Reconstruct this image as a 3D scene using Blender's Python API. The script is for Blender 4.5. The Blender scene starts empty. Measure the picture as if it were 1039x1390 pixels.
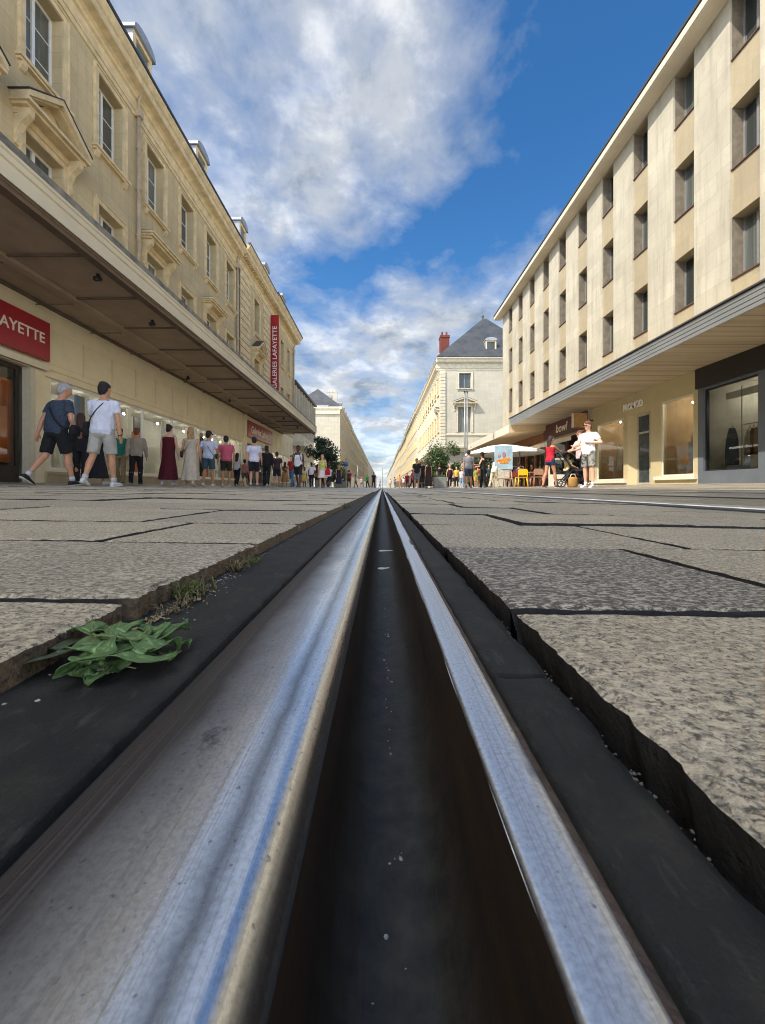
import bpy, bmesh, math, random
from math import radians as R, sin, cos, pi
from mathutils import Vector, Matrix, noise, Euler
random.seed(7)
SC = bpy.context.scene
COL = SC.collection
F = 540.0; CX = 519.0; HY = 662.0; CZ = 0.065
def X(px, d): return (px-CX)*d/F
def Z(py, d): return CZ+(HY-py)*d/F
# ------------------------------------------------------------------ objects
def link(o, parent=None):
    COL.objects.link(o)
    if parent is not None: o.parent = parent
    return o
def tag(o, label=None, cat=None, group=None, kind=None):
    if label: o['label'] = label
    if cat: o['category'] = cat
    if group: o['group'] = group
    if kind: o['kind'] = kind
    return o
def empty(name, loc=(0,0,0), rz=0.0, label=None, cat=None, group=None):
    o = bpy.data.objects.new(name, None); o.empty_display_size = .2
    o.location = loc; o.rotation_euler = (0,0,rz)
    link(o); return tag(o, label, cat, group)
def copy_tree(o, parent=None):
    c = o.copy(); COL.objects.link(c); c.parent = parent
    for ch in list(o.children): copy_tree(ch, c)
    return c
class MB:
    def __init__(s): s.v=[]; s.f=[]; s.sm=[]; s.mi=[]
    def add(s, vs, fs, smooth=False, mi=0):
        n=len(s.v); s.v+= [tuple(p) for p in vs]
        for f in fs: s.f.append(tuple(n+i for i in f)); s.sm.append(smooth); s.mi.append(mi)
        return s
    def box(s,x0,x1,y0,y1,z0,z1,mi=0):
        if x0>x1:x0,x1=x1,x0
        if y0>y1:y0,y1=y1,y0
        if z0>z1:z0,z1=z1,z0
        return s.add([(x0,y0,z0),(x1,y0,z0),(x1,y1,z0),(x0,y1,z0),(x0,y0,z1),(x1,y0,z1),(x1,y1,z1),(x0,y1,z1)],
          [(3,2,1,0),(4,5,6,7),(0,1,5,4),(1,2,6,5),(2,3,7,6),(3,0,4,7)],False,mi)
    def quad(s,a,b,c,d,mi=0): return s.add([a,b,c,d],[(0,1,2,3)],False,mi)
    def prism_xz(s,poly,y0,y1,mi=0):      # polygon in x,z extruded along y
        n=len(poly); vs=[(p[0],y0,p[1]) for p in poly]+[(p[0],y1,p[1]) for p in poly]
        fs=[tuple(range(n)),tuple(range(2*n-1,n-1,-1))]+[(i+n,(i+1)%n+n,(i+1)%n,i) for i in range(n)]
        return s.add(vs,fs,False,mi)
    def prism_yz(s,poly,x0,x1,mi=0):      # polygon in y,z extruded along x
        n=len(poly); vs=[(x0,p[0],p[1]) for p in poly]+[(x1,p[0],p[1]) for p in poly]
        fs=[tuple(range(n-1,-1,-1)),tuple(range(n,2*n))]+[(i,(i+1)%n,(i+1)%n+n,i+n) for i in range(n)]
        return s.add(vs,fs,False,mi)
    def tube(s,pts,rad,seg=8,cap=True,mi=0,flat=1.0):
        pts=[Vector(p) for p in pts]; n=len(pts)
        if not hasattr(rad,'__len__'): rad=[rad]*n
        vs=[]; fs=[]; prev=None
        for i,p in enumerate(pts):
            t=(pts[min(i+1,n-1)]-pts[max(i-1,0)])
            if t.length<1e-9: t=Vector((0,0,1))
            t.normalize()
            a=prev if prev is not None else (Vector((0,1,0)) if abs(t.z)>.8 else Vector((0,0,1)))
            a=(a-t*a.dot(t))
            if a.length<1e-6: a=Vector((1,0,0))-t*t.x
            a.normalize(); prev=a; b=t.cross(a)
            for k in range(seg):
                an=2*pi*k/seg
                vs.append(p+a*(cos(an)*rad[i]*flat)+b*(sin(an)*rad[i]))
        for i in range(n-1):
            for k in range(seg):
                k2=(k+1)%seg
                fs.append((i*seg+k,i*seg+k2,(i+1)*seg+k2,(i+1)*seg+k))
        if cap: fs+= [tuple(range(seg-1,-1,-1)),tuple((n-1)*seg+k for k in range(seg))]
        return s.add(vs,fs,True,mi)
    def ball(s,c,r,seg=10,rings=7,mi=0):
        c=Vector(c); r=r if hasattr(r,'__len__') else (r,r,r)
        vs=[c+Vector((0,0,-r[2]))]; fs=[]
        for i in range(1,rings):
            th=pi*i/rings
            for k in range(seg):
                an=2*pi*k/seg; vs.append(c+Vector((sin(th)*cos(an)*r[0],sin(th)*sin(an)*r[1],-cos(th)*r[2])))
        vs.append(c+Vector((0,0,r[2])))
        for k in range(seg): fs.append((0,1+(k+1)%seg,1+k))
        for i in range(rings-2):
            for k in range(seg):
                k2=(k+1)%seg; a=1+i*seg
                fs.append((a+k,a+k2,a+seg+k2,a+seg+k))
        a=1+(rings-2)*seg
        for k in range(seg): fs.append((a+k,a+(k+1)%seg,len(vs)-1))
        return s.add(vs,fs,True,mi)
    def mesh(s,name):
        m=bpy.data.meshes.new(name); m.from_pydata(s.v,[],s.f)
        m.polygons.foreach_set('use_smooth',s.sm); m.polygons.foreach_set('material_index',s.mi); m.update()
        return m
    def build(s,name,mat,parent=None,loc=None,bevel=0):
        m=s.mesh(name)
        for k in (mat if isinstance(mat,(list,tuple)) else [mat]): m.materials.append(k)
        o=bpy.data.objects.new(name,m); link(o,parent)
        if loc: o.location=loc
        if bevel:
            b=o.modifiers.new('bevel','BEVEL'); b.width=bevel; b.segments=2; b.limit_method='ANGLE'
        return o
def sheet_holes(mb,x0,x1,z0,z1,holes,y=0,depth=.3,mi=0,rmi=None):
    """wall sheet in the xz plane facing -y with rectangular openings and their reveals"""
    xs=sorted(set([x0,x1]+[h[0] for h in holes]+[h[1] for h in holes]))
    zs=sorted(set([z0,z1]+[h[2] for h in holes]+[h[3] for h in holes]))
    xs=[a for a in xs if x0<=a<=x1]; zs=[a for a in zs if z0<=a<=z1]
    for i in range(len(xs)-1):
        for j in range(len(zs)-1):
            cx=(xs[i]+xs[i+1])/2; cz=(zs[j]+zs[j+1])/2
            if any(h[0]<cx<h[1] and h[2]<cz<h[3] for h in holes): continue
            mb.quad((xs[i],y,zs[j]),(xs[i+1],y,zs[j]),(xs[i+1],y,zs[j+1]),(xs[i],y,zs[j+1]),mi)
    for a,b,c,d in holes:
        a=max(a,x0); b=min(b,x1); c=max(c,z0); d=min(d,z1)
        mj=mi if rmi is None else rmi
        mb.quad((a,y,c),(a,y,d),(a,y+depth,d),(a,y+depth,c),mj)
        mb.quad((b,y,d),(b,y,c),(b,y+depth,c),(b,y+depth,d),mj)
        mb.quad((a,y,d),(b,y,d),(b,y+depth,d),(a,y+depth,d),mi)
        mb.quad((b,y,c),(a,y,c),(a,y+depth,c),(b,y+depth,c),mi)
    return mb
# ------------------------------------------------------------------ materials
MATS={}
class N:
    def __init__(s,name):
        s.m=bpy.data.materials.new(name); s.m.use_nodes=True; s.t=s.m.node_tree; s.t.nodes.clear()
        s.out=s.n('ShaderNodeOutputMaterial')
    def n(s,typ,**kw):
        nd=s.t.nodes.new(typ)
        for k,v in kw.items():
            if k.startswith('_'): setattr(nd,k[1:],v)
            else: s.set(nd,k,v)
        return nd
    def set(s,nd,k,v):
        inp=nd.inputs[k.replace('__',' ')] if isinstance(k,str) else nd.inputs[k]
        if isinstance(v,bpy.types.NodeSocket): s.t.links.new(v,inp)
        elif isinstance(v,bpy.types.Node): s.t.links.new(v.outputs[0],inp)
        else:
            if hasattr(inp.default_value,'__len__') and hasattr(v,'__len__') and len(v)==3 and len(inp.default_value)==4: v=tuple(v)+(1,)
            inp.default_value=v
    def coord(s,scale=(1,1,1),rot=(0,0,0),kind='Object',loc=(0,0,0)):
        tc=s.n('ShaderNodeTexCoord'); mp=s.n('ShaderNodeMapping')
        s.t.links.new(tc.outputs[kind],mp.inputs['Vector'])
        mp.inputs['Scale'].default_value=scale; mp.inputs['Rotation'].default_value=rot; mp.inputs['Location'].default_value=loc
        return mp.outputs[0]
    def noise(s,vec,scale,detail=4,rough=.55,dist=0.):
        nd=s.n('ShaderNodeTexNoise'); s.t.links.new(vec,nd.inputs['Vector'])
        nd.inputs['Scale'].default_value=scale; nd.inputs['Detail'].default_value=detail
        nd.inputs['Roughness'].default_value=rough; nd.inputs['Distortion'].default_value=dist
        return nd.outputs['Fac']
    def ramp(s,fac,stops):
        nd=s.n('ShaderNodeValToRGB'); s.t.links.new(fac,nd.inputs[0]); e=nd.color_ramp.elements
        while len(e)<len(stops): e.new(.5)
        for el,(p,c) in zip(e,stops):
            el.position=p; el.color=(c,c,c,1) if not hasattr(c,'__len__') else tuple(c)+(1,)
        return nd.outputs[0]
    def mix(s,fac,a,b,mode='MIX'):
        nd=s.n('ShaderNodeMix',_data_type='RGBA',_blend_type=mode)
        s.set(nd,0,fac) if not isinstance(fac,(int,float)) else setattr(nd.inputs[0],'default_value',fac)
        for i,v in ((6,a),(7,b)):
            if isinstance(v,bpy.types.NodeSocket): s.t.links.new(v,nd.inputs[i])
            else: nd.inputs[i].default_value=tuple(v)+(1,) if len(v)==3 else v
        return nd.outputs[2]
    def math(s,op,a,b=None,c=None,clamp=False):
        nd=s.n('ShaderNodeMath',_operation=op); nd.use_clamp=clamp
        for i,v in enumerate((a,b,c)):
            if v is None: continue
            if isinstance(v,bpy.types.NodeSocket): s.t.links.new(v,nd.inputs[i])
            else: nd.inputs[i].default_value=v
        return nd.outputs[0]
    def bump(s,h,strength=.3,dist=.01,normal=None):
        nd=s.n('ShaderNodeBump'); s.t.links.new(h,nd.inputs['Height']); nd.inputs['Strength'].default_value=strength; nd.inputs['Distance'].default_value=dist
        if normal is not None: s.t.links.new(normal,nd.inputs['Normal'])
        return nd.outputs[0]
    def bsdf(s,color=(.5,.5,.5),rough=.6,metal=0.,normal=None,**kw):
        p=s.n('ShaderNodeBsdfPrincipled')
        s.set(p,'Base Color',color); s.set(p,'Roughness',rough); s.set(p,'Metallic',metal)
        if normal is not None: s.t.links.new(normal,p.inputs['Normal'])
        for k,v in kw.items(): s.set(p,k.replace('_',' '),v)
        s.t.links.new(p.outputs[0],s.out.inputs[0]); return p
def c255(r,g,b):
    f=lambda v:(v/255/12.92 if v<=10 else ((v/255+.055)/1.055)**2.4)
    return (f(r),f(g),f(b))
def mat_plain(name,col,rough=.6,metal=0.,var=.18,scale=6.,bump=.0,bscale=60.,**kw):
    key=(name,tuple(col),rough)
    if key in MATS: return MATS[key]
    k=N(name); v=k.coord()
    f=k.noise(v,scale,5,.6)
    c=k.mix(k.ramp(f,[(.3,0.),(.7,1.)]),tuple(x*(1-var) for x in col),tuple(min(1,x*(1+var)) for x in col))
    nb=k.bump(k.noise(v,bscale,4),bump,.01) if bump else None
    k.bsdf(c,rough,metal,nb,**kw); MATS[key]=k.m; return k.m
def mat_masonry(name,col,col2,bw=1.1,bh=.42,joint=.012,jdark=.55,dirt=.35,rough=.85,bump=.3,streak=True):
    k=N(name); tc=k.n('ShaderNodeTexCoord'); sp=k.n('ShaderNodeSeparateXYZ'); k.t.links.new(tc.outputs['Object'],sp.inputs[0])
    s=k.math('ADD',sp.outputs[0],sp.outputs[1]); cb=k.n('ShaderNodeCombineXYZ'); k.t.links.new(s,cb.inputs[0]); k.t.links.new(sp.outputs[2],cb.inputs[1])
    br=k.n('ShaderNodeTexBrick'); k.t.links.new(cb.outputs[0],br.inputs['Vector'])
    br.inputs['Scale'].default_value=1; br.inputs['Brick Width'].default_value=bw; br.inputs['Row Height'].default_value=bh
    br.inputs['Mortar Size'].default_value=joint; br.inputs['Mortar Smooth'].default_value=.3
    br.inputs['Color1'].default_value=tuple(col)+(1,); br.inputs['Color2'].default_value=tuple(col2)+(1,)
    br.inputs['Mortar'].default_value=tuple(x*jdark for x in col)+(1,)
    v=k.coord()
    n1=k.noise(v,.5,6,.65); n2=k.noise(v,9,5,.65)
    c=k.mix(k.ramp(n1,[(.35,0.),(.75,dirt)]),br.outputs[0],tuple(x*.45 for x in col2))
    if streak:
        v2=k.coord(scale=(2.2,2.2,.18)); n3=k.noise(v2,1.6,5,.7)
        c=k.mix(k.ramp(n3,[(.48,0.),(.72,dirt*1.1)]),c,(col[0]*.38,col[1]*.36,col[2]*.34))
    c=k.mix(k.ramp(n2,[(.35,.25),(.7,0.)]),c,tuple(x*.6 for x in col))
    h=k.math('ADD',k.math('MULTIPLY',br.outputs['Fac'],-1.),k.math('MULTIPLY',k.noise(v,22,5),.5))
    k.bsdf(c,rough,0,k.bump(h,bump,.01)); return k.m
def mat_glass(name='shop_glass',tint=(.9,.95,.93),refl=.9):
    k=N(name); fr=k.n('ShaderNodeFresnel'); fr.inputs[0].default_value=1.5
    v=k.coord(); nb=k.bump(k.noise(v,.7,2),.02,.05)
    g=k.n('ShaderNodeBsdfGlossy'); g.inputs['Color'].default_value=(refl,refl,refl,1); g.inputs['Roughness'].default_value=.01
    k.t.links.new(nb,g.inputs['Normal'])
    t=k.n('ShaderNodeBsdfTransparent'); t.inputs[0].default_value=tuple(tint)+(1,)
    m=k.n('ShaderNodeMixShader'); f=k.math('MULTIPLY_ADD',fr.outputs[0],1.0,.02,clamp=True)
    k.t.links.new(f,m.inputs[0]); k.t.links.new(t.outputs[0],m.inputs[1]); k.t.links.new(g.outputs[0],m.inputs[2])
    k.t.links.new(m.outputs[0],k.out.inputs[0]); return k.m
def mat_emit(name,col,strength):
    k=N(name); e=k.n('ShaderNodeEmission'); e.inputs[0].default_value=tuple(col)+(1,); e.inputs[1].default_value=strength
    k.t.links.new(e.outputs[0],k.out.inputs[0]); return k.m
def cloth(col,rough=.9,pattern=None):
    key=('cloth',tuple(col),pattern)
    if key in MATS: return MATS[key]
    k=N('fabric'); v=k.coord(); c=k.mix(k.ramp(k.noise(v,7,4,.6),[(.3,0.),(.7,1.)]),tuple(x*.8 for x in col),tuple(min(1,x*1.12) for x in col))
    if pattern: c=k.mix(k.ramp(k.noise(v,pattern[3],2,.5),[(.52,0.),(.56,1.)]),c,pattern[:3])
    k.bsdf(c,rough,0,k.bump(k.noise(v,260,2),.15,.002)); MATS[key]=k.m; return k.m
def skin(col):
    key=('skin',tuple(col))
    if key in MATS: return MATS[key]
    k=N('skin'); v=k.coord(); c=k.mix(k.ramp(k.noise(v,12,4,.6),[(.3,0.),(.7,1.)]),tuple(x*.86 for x in col),tuple(x*1.08 for x in col))
    p=k.bsdf(c,.5,0,None); p.inputs['Subsurface Weight'].default_value=.08; p.inputs['Subsurface Radius'].default_value=(.01,.004,.002)
    MATS[key]=k.m; return k.m
def text_mesh(txt,w,h,depth,mat,name,parent,loc,rot=(pi/2,0,0),bold=.0,align='LEFT',shear=0.):
    """writing as solid letters, fitted to width w and cap height h; stands in local xz, front towards -y"""
    cu=bpy.data.curves.new('lettering','FONT'); cu.body=txt; cu.size=1; cu.extrude=.02; cu.offset=bold; cu.shear=shear
    o=bpy.data.objects.new('tmp',cu); COL.objects.link(o)
    dg=bpy.context.evaluated_depsgraph_get(); m=bpy.data.meshes.new_from_object(o.evaluated_get(dg))
    bpy.data.objects.remove(o); 
    xs=[v.co.x for v in m.vertices]; ys=[v.co.y for v in m.vertices]
    x0,x1,y0,y1=min(xs),max(xs),min(ys),max(ys)
    for v in m.vertices:
        v.co=Vector(((v.co.x-x0)/(x1-x0)*w,(v.co.y-y0)/(y1-y0)*h,v.co.z/.02*depth/2))
    m.materials.clear(); m.materials.append(mat)
    ob=bpy.data.objects.new(name,m); link(ob,parent); ob.location=loc; ob.rotation_euler=rot
    return ob
def gz(x):
    """height of the paving across the street: it dips between the rails and climbs to both house fronts"""
    pts=[(-14,.26),(-9,.20),(-6,.12),(-4.6,.08),(-3,.05),(-1.2,.024),(-.5,.008),(-.1,.003),(.1,.0),(.5,-.005),(1.35,-.025),(2.2,-.005),(3.5,.03),(6,.08),(8,.13),(10.8,.2),(14,.24)]
    if x<=pts[0][0]: return pts[0][1]
    for (a,za),(b,zb) in zip(pts,pts[1:]):
        if x<=b: return za+(zb-za)*(x-a)/(b-a)
    return pts[-1][1]
# ------------------------------------------------------------------ camera
cam=bpy.data.cameras.new('camera'); co=bpy.data.objects.new('camera',cam); link(co)
co.location=(0,0,CZ); co.rotation_euler=(R(90),0,0)
cam.sensor_fit='HORIZONTAL'; cam.sensor_width=36; cam.lens=36*F/1039
cam.shift_x=(519.5-CX)/1039; cam.shift_y=-(695-HY)/1039
cam.clip_start=.005; cam.clip_end=3000
cam.dof.use_dof=True; cam.dof.focus_distance=.45; cam.dof.aperture_fstop=64
SC.cycles.filter_width=1.05
SC.camera=co
SC.view_settings.view_transform='Standard'; SC.view_settings.look='None'; SC.view_settings.exposure=1.05
SC.view_settings.gamma=1
# ------------------------------------------------------------------ light
SUN_DIR=Vector((1.0,.56,-1.2)).normalized()      # the way the light travels
sl=bpy.data.lights.new('sun','SUN'); sl.energy=2.9; sl.angle=R(.6); sl.color=(1,.93,.82)
so=bpy.data.objects.new('sun',sl); link(so); so.rotation_euler=SUN_DIR.to_track_quat('-Z','Y').to_euler()
w=bpy.data.worlds.new('World'); SC.world=w; w.use_nodes=True
class W(N):
    def __init__(s): s.m=w; s.t=w.node_tree; s.t.nodes.clear(); s.out=s.n('ShaderNodeOutputWorld')
k=W()
sky=k.n('ShaderNodeTexSky',_sky_type='NISHITA'); sky.sun_disc=False
toS=-SUN_DIR
sky.sun_elevation=math.asin(toS.z); sky.sun_rotation=math.atan2(toS.x,toS.y)
sky.altitude=300; sky.air_density=1.0; sky.dust_density=.5; sky.ozone_density=3.0
hs=k.n('ShaderNodeHueSaturation',Saturation=1.28,Value=.95,Color=sky.outputs[0])
tc=k.n('ShaderNodeTexCoord'); sp=k.n('ShaderNodeSeparateXYZ'); k.t.links.new(tc.outputs['Generated'],sp.inputs[0])
dx,dy,dz=sp.outputs
yy=k.math('MAXIMUM',dy,.12); u=k.math('DIVIDE',dx,yy); v=k.math('DIVIDE',dz,yy)
zz=k.math('ADD',k.math('MAXIMUM',dz,0.),.24)
pl=k.n('ShaderNodeCombineXYZ'); k.t.links.new(k.math('DIVIDE',dx,zz),pl.inputs[0]); k.t.links.new(k.math('DIVIDE',dy,zz),pl.inputs[1])
P=pl.outputs[0]
nA=k.noise(P,1.9,7,.52,.3); nB=k.noise(P,6.2,8,.60,.25); nC=k.noise(P,1.0,4,.5,.2)
nn=k.math('ADD',k.math('MULTIPLY',nA,.54),k.math('MULTIPLY',nB,.46))
f=k.math('ADD',.25,k.math('MINIMUM',0.,k.math('MULTIPLY',k.math('SUBTRACT',v,.84),1.5)))
s1=k.math('SUBTRACT',f,u); s1=k.math('MINIMUM',s1,.55)
s2=k.math('SUBTRACT',k.math('MULTIPLY_ADD',u,.26,.50),v); s2=k.math('MULTIPLY',s2,1.6)
bias=k.math('MAXIMUM',s1,s2); bias=k.math('MINIMUM',bias,.215); bias=k.math('MAXIMUM',bias,-.5)
dens=k.math('ADD',k.math('MULTIPLY',bias,.72),nn)
dens=k.math('ADD',dens,k.math('MULTIPLY',k.math('SUBTRACT',nC,.5),.35))
mask=k.ramp(dens,[(.43,0.),(.56,.42),(.72,.96)])
low=k.ramp(dz,[(.02,1.),(.16,.75),(.42,0.)])
shade=k.math('ADD',k.math('MULTIPLY',k.noise(P,2.6,7,.58,.3),.6),k.math('MULTIPLY',k.noise(P,7.5,6,.6,.2),.4))
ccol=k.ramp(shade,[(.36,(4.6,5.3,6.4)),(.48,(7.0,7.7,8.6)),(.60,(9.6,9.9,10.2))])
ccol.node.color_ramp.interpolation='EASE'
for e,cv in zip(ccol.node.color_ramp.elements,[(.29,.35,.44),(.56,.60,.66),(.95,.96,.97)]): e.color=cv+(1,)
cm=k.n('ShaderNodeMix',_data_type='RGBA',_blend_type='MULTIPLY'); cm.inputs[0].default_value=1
k.t.links.new(ccol,cm.inputs[6]); back=k.n('ShaderNodeMapRange',Value=dy); back.inputs[1].default_value=.25; back.inputs[2].default_value=-.35; back.inputs[3].default_value=5.3; back.inputs[4].default_value=27.  # clouds behind the camera made brighter as added fill light
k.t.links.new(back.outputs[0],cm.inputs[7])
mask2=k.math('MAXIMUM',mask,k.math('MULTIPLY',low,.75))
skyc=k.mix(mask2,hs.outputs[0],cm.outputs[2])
# below the horizon: plain ground tone
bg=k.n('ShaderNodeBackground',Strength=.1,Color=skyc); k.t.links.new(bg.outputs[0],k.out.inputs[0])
# ================================================================== ground
def nz(x,y,z=0.): return noise.noise(Vector((x,y,z)))
def mat_stone():
    k=N('bush_hammered_limestone'); v=k.coord(); at=k.n('ShaderNodeAttribute',_attribute_name='tone')
    big=k.noise(v,9,4,.6); mid=k.noise(k.coord(scale=(.62,1,1)),360,6,.74,.25); fine=k.noise(v,900,4,.7,.3); pits=k.noise(v,430,3,.65,.5)
    stn=k.noise(v,3.2,5,.6)
    base=k.mix(k.ramp(big,[(.3,0.),(.7,1.)]),(.66,.52,.33),(.86,.71,.48))
    c=k.mix(k.ramp(mid,[(.37,.95),(.58,0.)]),k.mix(k.ramp(stn,[(.5,0.),(.75,.45)]),base,(.30,.24,.17)),(.21,.17,.12))
    c=k.mix(k.ramp(fine,[(.52,0.),(.68,.6)]),c,(.84,.77,.62))
    c=k.mix(k.ramp(pits,[(.36,.85),(.47,0.)]),c,(.08,.066,.05))
    dk=k.mix(k.ramp(mid,[(.47,1.),(.58,0.)]),(.60,.52,.40),(.06,.050,.042))
    c=k.mix(at.outputs['Fac'],c,dk)
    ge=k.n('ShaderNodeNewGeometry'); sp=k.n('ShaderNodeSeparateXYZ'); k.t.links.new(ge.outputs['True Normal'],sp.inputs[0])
    sd=k.n('ShaderNodeSeparateXYZ'); k.t.links.new(v,sd.inputs[0]); sidec=k.mix(k.ramp(k.math('ABSOLUTE',k.math('ADD',sd.outputs[0],.130)),[(.006,0.),(.009,1.)]),k.mix(k.ramp(mid,[(.35,0.),(.65,1.)]),(.03,.02,.01),(.21,.13,.06)),(.012,.009,.007))  # slab sides near black except the left edge: gap shadow put into colour
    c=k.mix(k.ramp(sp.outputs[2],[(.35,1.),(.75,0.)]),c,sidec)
    h=k.math('ADD',k.math('MULTIPLY',k.ramp(pits,[(.30,0.),(.5,1.)]),.9),k.math('ADD',k.math('MULTIPLY',mid,1.6),k.math('MULTIPLY',fine,.5)))
    k.bsdf(c,k.math('MULTIPLY_ADD',mid,.35,.42),0,k.bump(h,.8,.0009)); return k.m
M_STONE=mat_stone()
def mat_paving():
    k=N('limestone_paving'); v=k.coord()
    br=k.n('ShaderNodeTexBrick'); k.t.links.new(k.coord(rot=(0,0,pi/2)),br.inputs['Vector'])
    br.inputs['Scale'].default_value=1; br.inputs['Brick Width'].default_value=.62; br.inputs['Row Height'].default_value=.34
    br.inputs['Mortar Size'].default_value=.009; br.inputs['Mortar Smooth'].default_value=.2
    br.inputs['Color1'].default_value=(.62,.54,.40,1); br.inputs['Color2'].default_value=(.33,.28,.20,1); br.inputs['Mortar'].default_value=(.05,.045,.04,1)
    n1=k.noise(v,.7,5,.6); n2=k.noise(v,60,4,.65)
    c=k.mix(k.ramp(n1,[(.4,0.),(.7,.5)]),br.outputs[0],(.22,.19,.15))
    c=k.mix(k.ramp(n2,[(.38,.6),(.58,0.)]),c,(.14,.115,.09))
    h=k.math('ADD',k.math('MULTIPLY',br.outputs['Fac'],-1.),k.math('MULTIPLY',n2,.5))
    k.bsdf(c,.42,0,k.bump(h,.5,.006)); return k.m
M_PAVE=mat_paving()
M_DIRT=mat_plain('joint_dirt',(.035,.028,.02),.95,var=.5,scale=90,bump=.8,bscale=300)
def mat_filler():
    k=N('black_joint_filler'); v=k.coord()
    n1=k.noise(v,14,6,.65); n2=k.noise(v,700,3,.6); n3=k.noise(v,55,5,.7)
    c=k.mix(k.ramp(n1,[(.3,0.),(.7,1.)]),(.007,.0065,.005),(.021,.019,.014))
    c=k.mix(k.ramp(n2,[(.66,0.),(.72,.4)]),c,(.08,.075,.06))
    c=k.mix(k.ramp(n3,[(.5,0.),(.72,.55)]),c,(.050,.040,.026))
    n4=k.noise(k.coord(scale=(1,.25,1)),180,4,.7); c=k.mix(k.ramp(n4,[(.58,0.),(.70,.45)]),c,(.09,.08,.06))
    vo=k.n('ShaderNodeTexVoronoi',_feature='DISTANCE_TO_EDGE'); k.t.links.new(k.coord(scale=(1,.6,1)),vo.inputs['Vector']); vo.inputs['Scale'].default_value=34
    ck=k.math('MULTIPLY',k.ramp(k.math('ADD',vo.outputs['Distance'],k.math('MULTIPLY',k.noise(v,120,4),.05)),[(.030,1.),(.045,0.)]),k.ramp(k.noise(v,9,3),[(.52,0.),(.58,1.)])); c=k.mix(ck,c,(.004,.004,.003))
    k.bsdf(c,.78,0,k.bump(k.math('ADD',k.math('MULTIPLY',n2,.6),n3),.8,.0010)); return k.m
M_FILL=mat_filler()
def mat_steel(rusty):
    """rolled steel: brushed along the rail, speckled, browner away from the wheel path"""
    k=N('worn_rail_steel'); v=k.coord(); st=k.coord(scale=(900,9,900)); st2=k.coord(scale=(160,5,160))
    s1=k.noise(st,1,3,.6); s2=k.noise(st2,1,4,.6); sp_=k.noise(v,620,3,.5); bl=k.noise(v,55,5,.6,.4)
    spots=k.ramp(sp_,[(.66,0.),(.73,.8)])
    gd=k.n('ShaderNodeVectorMath',_operation='DISTANCE'); k.t.links.new(k.coord(scale=(1,.5,1)),gd.inputs[0]); gd.inputs[1].default_value=(-.0445,.052,0)
    stain=k.ramp(k.math('ADD',gd.outputs['Value'],k.math('MULTIPLY',k.noise(v,330,6,.75),.016)),[(.0108,1.),(.0116,0.)]) if rusty[0]<0 else None
    blot=k.ramp(bl,[(.70,0.),(.74,.6)])
    if stain is not None: blot=k.math('MAXIMUM',blot,k.math('MULTIPLY',stain,.85))
    tc=k.n('ShaderNodeTexCoord'); sx=k.n('ShaderNodeSeparateXYZ'); k.t.links.new(tc.outputs['Object'],sx.inputs[0])
    wob=k.math('MULTIPLY_ADD',k.noise(k.coord(scale=(20,12,20)),1,4,.65),.020,-.010)
    xx=k.math('ADD',sx.outputs[0],wob)
    edge=k.n('ShaderNodeMapRange',Value=xx); edge.inputs[1].default_value=rusty[0]; edge.inputs[2].default_value=rusty[1]
    rust=edge.outputs[0]
    steel=k.mix(s2,(.60,.63,.67),(.88,.91,.95))
    grain=k.noise(v,900,3,.7); steel=k.mix(k.ramp(grain,[(.35,.4),(.6,0.)]),steel,(.30,.30,.30))
    wl=k.math('ABSOLUTE',k.math('SUBTRACT',k.math('ADD',sx.outputs[0],k.math('MULTIPLY_ADD',k.noise(k.coord(scale=(1,70,1)),1,4,.6),.0030,-.0015)),-.0283)); band=k.ramp(wl,[(.0009,.75),(.0019,0.)]) if rusty[0]<0 else None
    if band is not None: steel=k.mix(band,steel,(.12,.14,.17))
    c=k.mix(k.math('MULTIPLY',spots,.75),steel,(.10,.095,.09))
    c=k.mix(blot,c,(.06,.055,.055))
    c=k.mix(k.math('MULTIPLY',k.math('POWER',rust,.8),.95),c,k.mix(s1,(.014,.010,.008),(.050,.034,.024)))
    r=k.math('ADD',k.math('MULTIPLY_ADD',s1,.14,.17 if rusty[0]<0 else .36),k.math('ADD',k.math('MULTIPLY',spots,.3),k.math('ADD',k.math('MULTIPLY',blot,.25),k.math('MULTIPLY',rust,.30))),clamp=True)
    if rusty[0]<0:
        cr_=k.n('ShaderNodeMapRange',Value=sx.outputs[0]); cr_.inputs[1].default_value=-.0285; cr_.inputs[2].default_value=-.0245; r=k.math('MULTIPLY_ADD',cr_.outputs[0],.05,r)
    h=k.math('ADD',k.math('MULTIPLY',s1,.5),k.math('ADD',k.math('MULTIPLY',k.noise(v,1500,3,.6),.35),k.math('MULTIPLY',spots,-.4)))
    scr=k.noise(k.coord(scale=(2600,7,2600)),1,2,.5); c=k.mix(k.ramp(scr,[(.57,0.),(.64,.28)]),c,(.20,.20,.21))
    k.bsdf(c,r,k.math('MULTIPLY_ADD',rust,-.45,1.),k.bump(h,.16,.0004)); return k.m
M_HEAD=mat_steel((-.034,-.056)); M_LIP=mat_steel((.0345,.0368))
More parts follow.
